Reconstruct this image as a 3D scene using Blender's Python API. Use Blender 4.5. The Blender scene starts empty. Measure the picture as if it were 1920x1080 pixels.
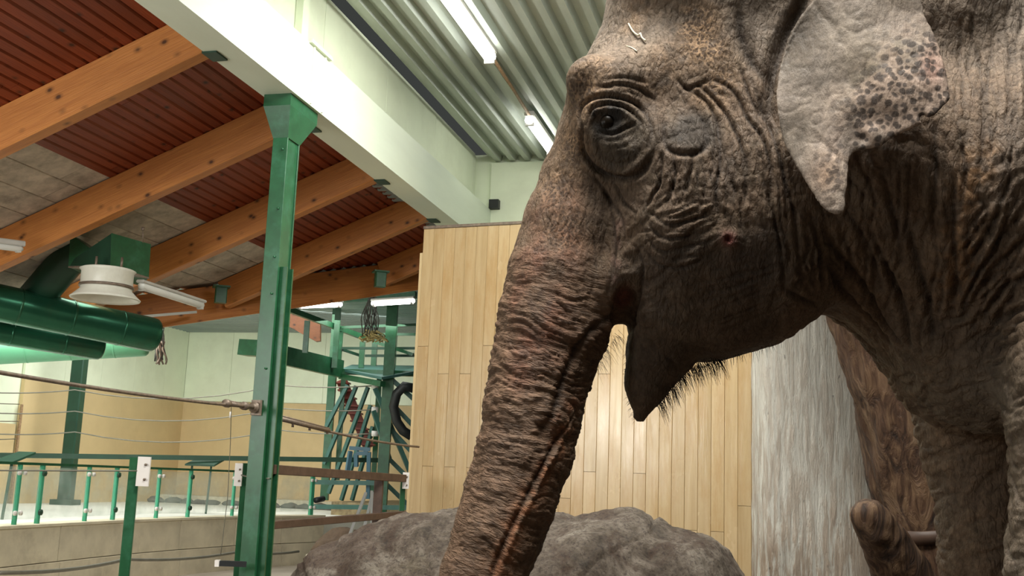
import bpy, bmesh, math, random
import numpy as np
from mathutils import Vector, Matrix, noise as mnoise
from mathutils.bvhtree import BVHTree
random.seed(7)
RS = np.random.RandomState(11)
S = bpy.context.scene
COL = S.collection
# ------------------------------------------------------------------ camera
F = 2050.0; CZ = 1.5
YAW, PITCH, ROLL = [math.radians(a) for a in (14.6, 10.0, 2.2)]
def cam_axes():
    cy, sy, cp, sp = math.cos(YAW), math.sin(YAW), math.cos(PITCH), math.sin(PITCH)
    fw = np.array([-sy*cp, cy*cp, sp]); ri = np.array([cy, sy, 0.]); up = np.cross(ri, fw)
    return math.cos(ROLL)*ri + math.sin(ROLL)*up, -math.sin(ROLL)*ri + math.cos(ROLL)*up, fw
RI, UP, FW = cam_axes(); CC = np.array([0, 0, CZ])
cd = bpy.data.cameras.new('camera'); cam = bpy.data.objects.new('camera', cd); COL.objects.link(cam)
cd.sensor_width = 36; cd.lens = F/1920*36; cd.clip_end = 200
M = Matrix.Identity(4)
for i in range(3):
    M[i][0], M[i][1], M[i][2], M[i][3] = RI[i], UP[i], -FW[i], CC[i]
cam.matrix_world = M; S.camera = cam
# ------------------------------------------------------------------ colour management, world, lights
S.view_settings.view_transform = 'Standard'; S.view_settings.look = 'None'
S.view_settings.gamma = 1; S.view_settings.use_curve_mapping = False
S.view_settings.exposure = 0.08
W = bpy.data.worlds.new('daylight'); S.world = W; W.use_nodes = True
bg = W.node_tree.nodes['Background']; bg.inputs[0].default_value = (0.93, 1.0, 0.93, 1); bg.inputs[1].default_value = 0.045
def area(name, loc, target, sx, sy, power, col=(1, 1, 1)):
    l = bpy.data.lights.new(name, 'AREA'); l.shape = 'RECTANGLE'; l.size = sx; l.size_y = sy
    l.energy = power; l.color = col
    o = bpy.data.objects.new(name, l); COL.objects.link(o); o.location = loc
    o.rotation_euler = (Vector(target)-Vector(loc)).to_track_quat('-Z', 'Y').to_euler(); return o
area('roof_light_over_elephant', (-0.3, 1.75, 5.65), (-0.1, 2.7, 0), 2.0, 2.0, 430, (1, .97, .90))
area('hall_fill', (-1.6, 8.0, 5.6), (-1.8, 9.8, 0), 3.0, 4.0, 410, (1, .99, .92))  # added fill lamp, unseen, brightens the hall walls and ceiling
area('side_window', (-7.4, -3.0, 2.75), (-1.7, 10.9, 2.0), 1.3, 1.1, 85, (1, .99, .93))
area('roof_light_visitor_side', (-9.8, 13.0, 4.6), (-10.0, 14.5, 0), 4.5, 7.0, 620, (1, 1, .95))
area('roof_light_far', (-10.5, 19.5, 4.7), (-11, 20.5, 0), 6.0, 4.0, 380, (1, 1, .95))
area('left_fill', (-6.6, 1.5, 2.6), (-7.0, 12, 2.2), 3.2, 2.0, 170, (1, .99, .94))  # added fill lamp, no window known here; lifts ducts, posts and curved wall
# ------------------------------------------------------------------ helpers
def ray(px, py):
    d = FW*F + RI*(px-960) - UP*(py-540); return d/np.linalg.norm(d)
def at(px, py, d):
    """point seen at a pixel of the 1920x1080 photograph at perpendicular distance d"""
    r = ray(px, py); return CC + r*(d/(r@FW))
def hit(px, py, ax, v):
    r = ray(px, py); i = 'XYZ'.index(ax); return CC + r*((v-CC[i])/r[i])
def roofz(x): return 4.93 + .415*(x+4.2)

def tag(o, label=None, cat=None, group=None, kind=None):
    if label: o['label'] = label
    if cat: o['category'] = cat
    if group: o['group'] = group
    if kind: o['kind'] = kind
    return o
def empty(name, loc, label=None, cat=None, group=None, rot=0):
    o = bpy.data.objects.new(name, None); COL.objects.link(o); o.location = [float(a) for a in loc]
    o.rotation_euler = (0, 0, rot); o.empty_display_size = .1
    return tag(o, label, cat, group)
class MB:
    def __init__(s): s.v = []; s.f = []; s.sm = []
    def add(s, v, f, smooth=False):
        n = len(s.v); s.v += [tuple(float(c) for c in p) for p in v]
        s.f += [tuple(i+n for i in q) for q in f]; s.sm += [smooth]*len(f); return s
    def box(s, c, size, rz=0, ch=0):
        x, y, z = [a/2 for a in size]; k = min(ch, x*.9, y*.9)
        ring = [(-x+k, -y), (x-k, -y), (x, -y+k), (x, y-k), (x-k, y), (-x+k, y), (-x, y-k), (-x, -y+k)] if k > 0 else [(-x, -y), (x, -y), (x, y), (-x, y)]
        ca, sa = math.cos(rz), math.sin(rz); v = []
        for zz in (-z, z):
            for a, b in ring: v.append((c[0]+a*ca-b*sa, c[1]+a*sa+b*ca, c[2]+zz))
        n = len(ring)
        f = [tuple(range(n))[::-1], tuple(range(n, 2*n))] + [(i, (i+1) % n, n+(i+1) % n, n+i) for i in range(n)]
        return s.add(v, f)
    def bar(s, p0, p1, w, h, up=(0, 0, 1), ch=0.0):
        p0 = Vector(p0); p1 = Vector(p1); t = (p1-p0).normalized(); u = Vector(up)
        a = t.cross(u)
        if a.length < 1e-4: a = t.cross(Vector((0, 1, 0)))
        a.normalize(); b = a.cross(t).normalized()
        x, y = w/2, h/2; k = min(ch, x*.8, y*.8)
        ring = [(-x+k, -y), (x-k, -y), (x, -y+k), (x, y-k), (x-k, y), (-x+k, y), (-x, y-k), (-x, -y+k)] if k > 0 else [(-x, -y), (x, -y), (x, y), (-x, y)]
        n = len(ring)
        v = [p+a*q+b*r for p in (p0, p1) for q, r in ring]
        return s.add(v, [tuple(range(n))[::-1], tuple(range(n, 2*n))] + [(i, (i+1) % n, n+(i+1) % n, n+i) for i in range(n)])
    def tube(s, pts, r, n=8, cap=True):
        pts = [Vector([float(c) for c in p]) for p in pts]; m = len(pts)
        rs = r if hasattr(r, '__len__') else [r]*m
        v = []; prev = None
        for i, p in enumerate(pts):
            t = (pts[min(i+1, m-1)]-pts[max(i-1, 0)]).normalized()
            if prev is None:
                a = t.cross(Vector((0, 0, 1)))
                if a.length < .05: a = t.cross(Vector((0, 1, 0)))
            else: a = prev-t*prev.dot(t)
            a.normalize(); prev = a; b = t.cross(a)
            for k in range(n):
                an = 2*math.pi*k/n; v.append(p+(a*math.cos(an)+b*math.sin(an))*rs[i])
        f = [(i*n+k, i*n+(k+1) % n, (i+1)*n+(k+1) % n, (i+1)*n+k) for i in range(m-1) for k in range(n)]
        if cap: f += [tuple(range(n))[::-1], tuple(range((m-1)*n, m*n))]
        return s.add(v, f, True)
    def quadprism(s, poly, off):
        """polygon extruded by a vector"""
        n = len(poly); off = Vector(off)
        v = [Vector([float(c) for c in p]) for p in poly]; v = v+[p+off for p in v]
        return s.add(v, [tuple(range(n))[::-1], tuple(range(n, 2*n))]+[(i, (i+1) % n, n+(i+1) % n, n+i) for i in range(n)])
    def build(s, name, mat, parent=None, kind=None, label=None, cat=None, group=None, local=False, fix=True):
        me = bpy.data.meshes.new(name)
        v = s.v
        if parent is not None and not local:
            inv = wm(parent).inverted(); v = [tuple(inv @ Vector(p)) for p in v]
        me.from_pydata(v, [], s.f)
        if fix:
            b = bmesh.new(); b.from_mesh(me); bmesh.ops.recalc_face_normals(b, faces=b.faces); b.to_mesh(me); b.free()
        me.polygons.foreach_set('use_smooth', s.sm)
        if mat: me.materials.append(mat)
        o = bpy.data.objects.new(name, me); COL.objects.link(o)
        if parent is not None: o.parent = parent
        return tag(o, label, cat, group, kind)
def wm(o):
    m = Matrix.Translation(o.location) @ o.rotation_euler.to_matrix().to_4x4()
    return wm(o.parent) @ m if o.parent else m
def solo(mb, name, mat, label=None, cat=None, group=None, kind=None, origin=None):
    """one-mesh thing whose origin sits at its base"""
    P = np.array(mb.v); c = (P.min(0)+P.max(0))/2; c[2] = P[:, 2].min()
    if origin is not None: c = np.array(origin)
    mb.v = [tuple(p) for p in P-c]
    o = mb.build(name, mat, None, kind, label, cat, group); o.location = [float(a) for a in c]; return o
# ------------------------------------------------------------------ materials
class NT:
    def __init__(s, name, rough=.6, metal=0, spec=.5):
        s.m = bpy.data.materials.new(name); s.m.use_nodes = True; s.t = s.m.node_tree
        s.b = s.t.nodes['Principled BSDF']; s.b.inputs['Roughness'].default_value = rough
        s.b.inputs['Metallic'].default_value = metal; s.b.inputs['Specular IOR Level'].default_value = spec
    def n(s, ty, **k):
        q = s.t.nodes.new(ty)
        for a, b in k.items():
            if a in ('operation', 'blend_type', 'data_type', 'feature', 'attribute_name', 'wave_type', 'bands_direction', 'distance', 'noise_dimensions'): setattr(q, a, b)
            else: q.inputs[a].default_value = b
        return q
    def l(s, a, b): s.t.links.new(a, b)
    def coord(s, scale=(1, 1, 1), rot=(0, 0, 0), rnd=True, which='Object', vec=None):
        tc = s.n('ShaderNodeTexCoord'); mp = s.n('ShaderNodeMapping'); mp.inputs['Scale'].default_value = scale; mp.inputs['Rotation'].default_value = rot
        s.l(vec if vec is not None else tc.outputs[which], mp.inputs['Vector'])
        if rnd:
            oi = s.n('ShaderNodeObjectInfo'); vm = s.n('ShaderNodeVectorMath', operation='MULTIPLY'); vm.inputs[1].default_value = (37, 53, 71)
            cb = s.n('ShaderNodeCombineXYZ')
            for i in range(3): s.l(oi.outputs['Random'], cb.inputs[i])
            s.l(cb.outputs[0], vm.inputs[0]); s.l(vm.outputs[0], mp.inputs['Location'])
        return mp.outputs[0]
    def noise(s, vec, scale, detail=4, rough=.6, dist=0):
        q = s.n('ShaderNodeTexNoise'); q.inputs['Scale'].default_value = scale; q.inputs['Detail'].default_value = detail
        q.inputs['Roughness'].default_value = rough; q.inputs['Distortion'].default_value = dist
        if vec is not None: s.l(vec, q.inputs['Vector'])
        return q.outputs['Fac']
    def ramp(s, fac, stops):
        q = s.n('ShaderNodeValToRGB'); e = q.color_ramp.elements
        while len(e) < len(stops): e.new(.5)
        for i, (p, c) in enumerate(stops):
            e[i].position = p; e[i].color = tuple(c)+((1,) if len(c) == 3 else ()) if hasattr(c, '__len__') else (c, c, c, 1)
        s.l(fac, q.inputs[0]); return q.outputs[0]
    def mix(s, fac, a, b, mode='MIX'):
        q = s.n('ShaderNodeMix', data_type='RGBA', blend_type=mode)
        for v, i in ((fac, 0), (a, 6), (b, 7)):
            if hasattr(v, 'links') or isinstance(v, bpy.types.NodeSocket): s.l(v, q.inputs[i])
            else: q.inputs[i].default_value = v if i == 0 else (tuple(v)+(1,))
        return q.outputs[2]
    def math(s, op, a, b=0.):
        q = s.n('ShaderNodeMath', operation=op)
        for v, i in ((a, 0), (b, 1)):
            if isinstance(v, bpy.types.NodeSocket): s.l(v, q.inputs[i])
            else: q.inputs[i].default_value = v
        return q.outputs[0]
    def bump(s, h, dist=.01, strength=1):
        q = s.n('ShaderNodeBump'); q.inputs['Strength'].default_value = strength; q.inputs['Distance'].default_value = dist
        s.l(h, q.inputs['Height']); s.l(q.outputs[0], s.b.inputs['Normal']); return q
    def color(s, c):
        if isinstance(c, bpy.types.NodeSocket): s.l(c, s.b.inputs['Base Color'])
        else: s.b.inputs['Base Color'].default_value = tuple(c)+(1,)
        return s
    def rnd(s): return s.n('ShaderNodeObjectInfo').outputs['Random']
def simple(name, c, rough=.6, metal=0, var=.12, scale=6, bump=0, spec=.5, stretch=(1, 1, 1), dirt=None):
    t = NT(name, rough, metal, spec); co = t.coord(stretch)
    n = t.noise(co, scale, 5)
    a = tuple(x*(1-var) for x in c); b = tuple(min(1, x*(1+var)) for x in c)
    col = t.ramp(n, [(.3, a), (.7, b)])
    if dirt:
        n2 = t.noise(co, scale*.45, 7, .7)
        col = t.mix(t.ramp(n2, [(.52, 0), (.72, dirt[1])]), col, dirt[0])
    t.color(col)
    if bump: t.bump(t.noise(co, scale*3, 5), bump)
    return t.m
def emis(name, c, st):
    t = NT(name); t.color(c); t.b.inputs['Emission Color'].default_value = tuple(c)+(1,); t.b.inputs['Emission Strength'].default_value = st; return t.m
def wood(name, dark, lightc, knots=True, axis=1, rough=.45, rvar=.5, gs=1):
    """grain along local axis"""
    t = NT(name, rough); sc = [9*gs]*3; sc[axis] = .8*gs
    co = t.coord(tuple(sc)); n = t.noise(co, 2.2, 6, .65, .6)
    col = t.ramp(n, [(.25, dark), (.5, tuple((a+b)/2 for a, b in zip(dark, lightc))), (.75, lightc)])
    fine = list(sc); fine = [q*6 for q in fine]; fine[axis] = 1.5
    n2 = t.noise(t.coord(tuple(fine)), 2, 3)
    col = t.mix(.35, col, t.ramp(n2, [(.35, dark), (.65, lightc)]))
    r = t.ramp(t.rnd(), [(0, 1-rvar*.5), (1, 1+0*rvar)])
    col = t.mix(1, col, r, 'MULTIPLY')
    if knots:
        ks = [8.]*3; ks[axis] = 5.5
        v = t.n('ShaderNodeTexVoronoi'); t.l(t.coord(tuple(ks)), v.inputs['Vector']); v.inputs['Scale'].default_value = 1.0
        k = t.ramp(v.outputs['Distance'], [(.08, 1), (.16, .4), (.28, 0)])
        sel = t.ramp(t.n('ShaderNodeSeparateColor').outputs[0], [(0, 0), (1, 1)])
        sp = sel.node; sepn = sp.inputs[0].links[0].from_node; t.l(v.outputs['Color'], sepn.inputs[0])
        sp.color_ramp.elements[0].position = .28; sp.color_ramp.elements[1].position = .32
        col = t.mix(t.math('MULTIPLY', k, sel), col, tuple(c*.22 for c in dark))
    t.color(col); t.bump(n2, .002); return t.m
MT = {}
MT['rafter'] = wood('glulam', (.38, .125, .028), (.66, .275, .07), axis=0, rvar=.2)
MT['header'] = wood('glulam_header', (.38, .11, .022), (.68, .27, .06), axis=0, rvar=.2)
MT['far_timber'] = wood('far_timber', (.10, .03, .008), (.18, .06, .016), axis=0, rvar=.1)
MT['plank'] = wood('stained_plank', (.16, .020, .007), (.34, .062, .016), axis=1, rvar=.55)
MT['slab'] = simple('wood_wool_board', (.50, .44, .36), .9, var=.3, scale=7, bump=.004, dirt=((.15, .13, .10), .55))
MT['white'] = simple('greenish_white_paint', (.86, .93, .73), .55, var=.05, scale=1.5, dirt=((.62, .66, .48), .35))
MT['white_beam'] = simple('white_beam_paint', (.76, .84, .70), .5, var=.04, scale=2, dirt=((.6, .62, .45), .3), stretch=(1, .3, 2))
MT['beige'] = simple('beige_paint', (.66, .50, .27), .6, var=.07, scale=1.2, dirt=((.5, .34, .16), .4))
MT['green'] = simple('green_paint', (.018, .098, .040), .34, var=.2, scale=9, dirt=((.06, .22, .13), .5))
MT['green_dark'] = simple('dark_green_paint', (.009, .050, .026), .5, var=.2, scale=5)
MT['green_duct'] = simple('duct_green', (.030, .15, .085), .24, var=.15, scale=3, dirt=((.10, .075, .04), .4), metal=.65)
MT['green_pale'] = simple('pale_green_duct', (.12, .38, .21), .45, var=.1, scale=3)
MT['green_glass_post'] = simple('glass_post_green', (.06, .38, .22), .4, var=.1)
MT['teal'] = simple('teal_steel', (.05, .14, .12), .45, var=.2)
MT['brown_steel'] = simple('brown_steel', (.085, .05, .035), .5, var=.3, scale=10, dirt=((.2, .13, .09), .5))
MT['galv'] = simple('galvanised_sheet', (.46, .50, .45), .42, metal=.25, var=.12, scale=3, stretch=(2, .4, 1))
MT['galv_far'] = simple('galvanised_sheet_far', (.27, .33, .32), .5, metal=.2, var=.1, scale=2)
MT['concrete'] = simple('cast_concrete', (.66, .59, .44), .8, var=.15, scale=2.5, bump=.003, dirt=((.30, .25, .17), .6))
MT['floor'] = simple('hall_floor', (.42, .36, .29), .8, var=.15, scale=1.5, bump=.004, dirt=((.25, .2, .15), .5))
MT['floor_far'] = simple('pale_far_floor', (.75, .75, .68), .7, var=.08, scale=.8)
MT['plate'] = simple('white_plate', (.80, .76, .72), .5, var=.04)
MT['cable'] = simple('steel_cable', (.22, .17, .13), .5, metal=.4, var=.3, scale=30)
MT['wire'] = simple('thin_wire', (.20, .19, .15), .5, metal=.3)
MT['rope'] = simple('dark_rope', (.07, .07, .06), .9, var=.5, scale=40)
MT['rope_tan'] = simple('hay', (.42, .34, .14), .9, var=.4, scale=60)
MT['tube_on'] = emis('lit_tube', (1, 1, .93), 9)
MT['tube_off'] = simple('unlit_tube', (.75, .76, .72), .25, var=.03)
MT['lamp_body'] = simple('lamp_housing', (.55, .54, .50), .4, var=.08)
MT['fan_white'] = simple('enamel_white', (.78, .78, .68), .35, var=.06, dirt=((.5, .45, .33), .4))
MT['rust'] = simple('rusty_conduit', (.35, .22, .12), .7, var=.4, scale=30)
MT['red_brown'] = simple('red_brown_steel', (.22, .045, .03), .5, var=.2)
MT['black'] = simple('black_rubber', (.015, .017, .018), .5)
MT['blue'] = simple('blue_grey_steel', (.07, .16, .22), .45, var=.15)
MT['alu'] = simple('aluminium', (.55, .57, .56), .35, metal=.6, var=.05)
def glassmat():
    t = NT('pale_green_glass', .05); t.color((.75, .9, .84)); t.b.inputs['Alpha'].default_value = .38
    co = t.coord(); n = t.noise(co, 2.5, 5)
    t.l(t.ramp(n, [(.4, .10), (.75, .34)]), t.b.inputs['Alpha']); return t.m
MT['glass'] = glassmat()
# ------------------------------------------------------------------ setting
XB = -3.93
def struct(mb, name, mat, parent=None): return mb.build(name, mat, parent, 'structure')
# floors
m = MB(); m.box((8, 6, -.05), (24, 34, .1)); struct(m, 'floor', simple('paddock_earth', (.085, .062, .043), .95, var=.3, scale=2, bump=.01))
m = MB(); m.box((-10, 6, -.05), (11.99, 34, .1)); struct(m, 'floor', MT['floor'])
# raised visitor floor beyond the curved wall
m = MB(); m.quadprism([(-15.5, 6, .0), (-8.75, 9, 0), (-8.75, 13, 0), (-8.55, 15.7, 0), (-7.95, 17.9, 0), (-7.4, 19.5, 0), (-3.0, 19.8, 0), (-3.0, 24.2, 0), (-15.5, 24.2, 0)], (0, 0, .73)); fl = struct(m, 'floor', MT['floor_far'])
# --- corrugated ceiling over the elephants
def corrugated(x0, x1, y0, y1, z, pitch, depth, along, name, mat, poly=None):
    v = []; f = []; a0, a1 = (x0, x1) if along == 'Y' else (y0, y1)
    prof = []; t = a0
    while t < a1:
        prof += [(t, 0), (t+pitch*.36, 0), (t+pitch*.5, -depth), (t+pitch*.86, -depth)]; t += pitch
    for t, dz in prof:
        b0, b1 = (y0, y1) if along == 'Y' else (x0, x1)
        for b in (b0, b1): v.append((t, b, z+dz) if along == 'Y' else (b, t, z+dz))
    n = len(prof); f = [(2*i, 2*i+1, 2*i+3, 2*i+2) for i in range(n-1)]
    k = len(v); v += [(p[0], p[1], z+.03) for p in v]
    f += [(k+2*i, k+2*i+2, k+2*i+3, k+2*i+1) for i in range(n-1)]
    m = MB(); m.add(v, f); return m.build(name, mat, None, 'structure', fix=False)
corrugated(-3.98, 9, -4, 13.75, 5.82, .205, .075, 'Y', 'ceiling', MT['galv'])
# --- left wall above the beam, of wide panels with thin seams
wl = MB(); wl.box((XB-.30, 6.5, 5.45), (.06, 14.7, .9)); wl = struct(wl, 'wall_left', MT['white'])
for i, y0 in enumerate(np.arange(-1.0, 13.6, 1.62)):
    y1 = min(y0+1.612, 13.70)
    MB().box((XB-.235, (y0+y1)/2, 5.34), (.05, y1-y0, .94)).build('wall_panel', MT['white'], wl)
# end wall of the elephant hall
wb = MB(); wb.box((3.2, 13.85, 2.93), (14.8, .1, 5.86)); wb = struct(wb, 'wall_back', MT['white'])
for i, x0 in enumerate(np.arange(-3.93, 9, 1.15)):
    MB().box((x0+.572, 13.76, 3.3), (1.143, .06, 4.84)).build('wall_panel', MT['white'], wb)
m = MB(); m.box((XB+.08, 13.68, 5.13), (.13, .1, .12)); tag(solo(m, 'wall_box', MT['black'], 'small black box high on end wall where white beam meets it', 'box'))
# --- big white beam
mb = MB(); mb.box((XB-.13, 5.2, 4.80), (.30, 17.1, .52), ch=.0)
wbm = solo(mb, 'boxed_beam', MT['white_beam'], 'long white boxed beam running along top of the green post', 'beam')
for y in (8.05, 8.28): MB().box((XB+.028, y, 4.80), (.012, .018, .5)).build('cover_strip', MT['white'], wbm)
MB().box((XB+.035, 8.165, 5.07), (.03, .42, .03)).build('cover_strip', MT['white'], wbm)
m = MB(); m.box((XB-.17, 8.17, 5.42), (.07, .12, .75)); struct(m, 'trim_1', MT['white'])
# --- roof of stained planks on rafters, lower part of grey boards
SL = math.atan(.415)
rf = MB(); rf.quadprism([(-8.35, -1, roofz(-8.35)+.06), (-4.05, -1, roofz(-4.05)+.06), (-4.05, 17, roofz(-4.05)+.06), (-8.35, 10.2, roofz(-8.35)+.06)], (0, 0, .03)); rf = struct(rf, 'ceiling', MT['black'])
def hdr_y(x): return 12.12 + (x+6.9)*1.71/1.4 + .12        # plan line of the diagonal header
pl_w = .1; x = -4.06; n = 0
plm = MT['plank']
while x > -6.12:
    xa, xb = x, x-.094*math.cos(SL)-.004
    y = -.6 + random.uniform(-1.5, 0)
    yend = hdr_y((xa+xb)/2)
    while y < yend:
        y2 = min(y+random.choice([3.45, 5.2, 5.2]), yend); 
        if y2 < 2.5: y = y2+.004; continue
        mm = MB(); dz = random.uniform(-.002, .002)
        za, zb = roofz(xa)+dz, roofz(xb)+dz; g = .011
        prof = [(xa-g, za-g*.415), (xb+g, zb+g*.415), (xb, zb+.02), (xb, zb+.04), (xa, za+.04), (xa, za+.02)]
        mm.quadprism([(p, y, q) for p, q in prof], (0, y2-y-.004, 0)); mm.build('plank', plm, rf); n += 1
        y = y2
    x = xb-.004
x = -6.12; 
while x > -8.3:
    xa, xb = x, x-.285
    y = -.5-random.uniform(0, 1); yend = hdr_y(xa)
    while y < yend:
        y2 = min(y+2.4, yend)
        if y2 > 3:
            mm = MB(); za, zb = roofz(xa), roofz(xb); g = .006
            mm.quadprism([(p, y, q) for p, q in [(xa-g, za-g*.4+.012), (xb+g, zb+g*.4+.012), (xb, zb+.03), (xb, zb+.05), (xa, za+.05), (xa, za+.03)]], (0, y2-y-.005, 0)); mm.build('board', MT['slab'], rf)
        y = y2
    x = xb-.003
# rafters
rl = [(6.92, 'glued timber rafter crossing top left corner of the picture'), (8.64, 'timber rafter that meets the white beam just behind the green post'),
      (10.40, 'timber rafter that ends behind the green duct box'), (12.12, 'timber rafter landing on left bracket of the diagonal header'),
      (13.84, 'short far timber rafter landing on right bracket of the diagonal header')]
for y, lb in rl:
    x0 = -8.3 if y < 10 else (-8.3 if y < 11 else (-6.86 if y < 13 else -5.45)); x1 = -4.10
    L = math.hypot(x1-x0, .415*(x1-x0)); H = .345
    mm = MB(); mm.bar((0, 0, 0), (L, 0, 0), .13, H, ch=.008)
    o = mm.build('rafter', MT['rafter'], None, None, lb, 'rafter', local=True)
    cz = (roofz(x0)+roofz(x1))/2 - .345/2/math.cos(SL)*1.0
    o.location = (x0, y, roofz(x0)-.185); o.rotation_euler = (0, -SL, 0)
    if y > 6 :
        mm = MB(); mm.box((-4.16, y, roofz(-4.16)-.30), (.12, .17, .24)); solo(mm, 'beam_shoe', MT['green_dark'], 'green steel shoe where the rafter end meets white beam, '+{6.92:'top left rafter', 8.64:'rafter behind the green post', 10.4:'third rafter from the left', 12.12:'fourth rafter from the left', 13.84:'farthest short rafter'}[y], 'bracket')
# diagonal header
p0 = Vector((-8.35, hdr_y(-8.35)-.02, roofz(-8.35)-.23)); p1 = Vector((-4.2, hdr_y(-4.2)-.02, roofz(-4.2)-.23))
mm = MB(); L = (p1-p0).length; mm.bar((0, 0, 0), (L, 0, 0), .16, .42, ch=.008)
o = mm.build('header_beam', MT['header'], None, None, 'diagonal timber header beam closing the plank roof above the green tower', 'beam', local=True)
o.location = p0; o.rotation_euler = (p1-p0).to_track_quat('X', 'Z').to_euler()
for (px, py), lb in (((414, 553), 'green steel bracket under the header beam, left of the green post'), ((713, 524), 'green steel bracket under the header beam, above the tower post')):
    d = 13.3 if px < 500 else 14.35
    c = at(px, py, d); mm = MB(); mm.box(c, (.14, .12, .20), rz=.6, ch=.01); mm.box(c+np.array([0, 0, .10]), (.2, .18, .02), rz=.6); solo(mm, 'header_bracket', MT['green'], lb, 'bracket')
# --- far hall
YB = 23.6; XL = -14.2; ZC = 4.8
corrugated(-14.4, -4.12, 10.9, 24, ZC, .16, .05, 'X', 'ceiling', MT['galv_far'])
w = MB(); w.box((-8.6, YB+.10, 2.5), (12, .1, 5.0)); w = struct(w, 'wall_back', MT['white'])
for x0 in np.arange(XL, -3, 1.2):
    MB().box((x0+.597, YB+.03, 3.95), (1.194, .05, 1.70)).build('wall_panel', MT['white'], w)
MB().box((XL+5.6, YB+.02, 1.55), (11.2, .08, 3.08)).build('lower_wall', MT['beige'], w)
w = MB(); w.box((XL-.12, 15.5, 2.5), (.1, 17, 5.0)); w = struct(w, 'wall_left', MT['white'])
ye = hit(40, 760, 'X', XL)[1]
for y0 in np.arange(ye, YB-.02, 1.2):
    y1 = min(y0+1.194, YB); MB().box((XL-.03, (y0+y1)/2, 3.95), (.05, y1-y0, 1.70)).build('wall_panel', MT['white'], w)
MB().box((XL-.02, (ye+YB)/2, 1.55), (.08, YB-ye, 3.08)).build('lower_wall', MT['beige'], w)
MB().box((XL-.02, ye-2.4, 1.2), (.06, 4.6, 2.0)).build('lower_wall', MT['beige'], w)
m = MB(); m.box((XL+.035, ye-.03, 1.6), (.03, .05, 1.95)); struct(m, 'trim_2', MT['rust'])
m = MB()
m.quadprism([(-14.3, 23.5, .73), (-3.5, 23.5, .73), (-3.5, 22.9, .73), (-14.3, 22.9, .73)], (0, 0, .16)); struct(m, 'trim_3', MT['concrete'])
# stones lying along the far wall foot
rock_far = simple('dark_stone', (.12, .11, .09), .9, var=.4, scale=4)
def stone(loc, r, mat, label, group=None, name='stone', sz=.6, seed=0):
    bm = bmesh.new(); bmesh.ops.create_icosphere(bm, subdivisions=3, radius=1)
    for v in bm.verts:
        n_ = mnoise.fractal(v.co*1.3+Vector((seed*7.1, seed*3.3, 0)), 1, 2, 4)
        v.co *= 1+.35*n_; v.co.z = max(v.co.z, -.35)*sz+.35*sz
        v.co.x *= r*1.3; v.co.y *= r*.8; v.co.z *= r
    me = bpy.data.meshes.new(name); bm.to_mesh(me); bm.free(); me.polygons.foreach_set('use_smooth', [True]*len(me.polygons)); me.materials.append(mat)
    o = bpy.data.objects.new(name, me); COL.objects.link(o); o.location = [float(a) for a in loc]; return tag(o, label, 'stone', group)
k = 0
for xx in np.linspace(-13.85, -8.9, 15):
    k += 1
    stone((xx+random.uniform(-.02, .02), 22.3+random.uniform(-.1, .1), .73), random.uniform(.13, .165), rock_far, 'dark stone in the row along foot of the far beige wall', 'stones along the far wall', seed=k)
# ------------------------------------------------------------------ green post under the white beam
PX, PY = XB-.13, 7.98
post = empty('steel_post', (PX, PY, 0), 'tall green steel post holding up the white beam, left of centre', 'post')
m = MB(); m.box((PX, PY, 2.19), (.018, .20, 4.38)); m.box((PX, PY-.105, 2.19), (.135, .016, 4.38), ch=.003); m.box((PX, PY+.105, 2.19), (.135, .016, 4.38), ch=.003); m.box((PX+.05, PY, 2.19), (.012, .19, 4.38)); colm = m.build('column', MT['green'], post)
m = MB(); zt, zb = 4.54, 4.20
v = [(PX-.0675, PY-.113, zb), (PX+.0675, PY-.113, zb), (PX+.0675, PY+.113, zb), (PX-.0675, PY+.113, zb), (PX-.12, PY-.22, zt-.1), (PX+.12, PY-.22, zt-.1), (PX+.12, PY+.30, zt-.1), (PX-.12, PY+.30, zt-.1), (PX-.12, PY-.22, zt), (PX+.12, PY-.22, zt), (PX+.12, PY+.30, zt), (PX-.12, PY+.30, zt)]
m.add(v, [(3, 2, 1, 0), (8, 9, 10, 11)]+[(a+i, a+(i+1) % 4, b+(i+1) % 4, b+i) for a, b in ((0, 4), (4, 8)) for i in range(4)]); m.build('capital', MT['green'], post)
zc = 3.13
m = MB(); m.box((PX+.09, PY-.05, zc/2), (.06, .018, zc)); m.box((PX+.09, PY+.05, zc/2), (.06, .018, zc)); m.box((PX+.07, PY, zc/2), (.012, .11, zc)); m.build('side_channel', MT['green'], post)
m = MB(); m.box((PX, PY, .012), (.35, .4, .024)); m.build('base_plate', MT['green'], post)
for zz in (4.1, 3.6, 3.2, 2.9, 2.3):
    m = MB(); m.tube([(PX+.03, PY-.112, zz), (PX+.03, PY-.128, zz)], .009, 6); m.build('bolt', MT['green'], colm)
m = MB(); m.box((PX-.02, PY-.125, 1.99), (.09, .03, .12), ch=.01); m.tube([(PX-.02, PY-.135, 1.99), (PX-.02, PY-.19, 1.99)], .028, 10); m.tube([(PX-.02, PY-.16, 1.99), (PX-.02, PY-.172, 1.99)], .045, 10); m.build('cable_anchor', MT['cable'], post)
# protruding stub at left of post with white end (bottom)
m = MB(); a = at(462, 1058, 8.25); b = at(412, 1056, 8.2); m.bar(a, b, .045, .04); o = solo(m, 'rail_stub', MT['black'], 'short dark rail end with white cap low beside the green post', 'rail')
c = at(404, 1056, 8.2); m = MB(); m.bar(b, c, .05, .048); m.build('end_cap', MT['plate'], o)
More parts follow.
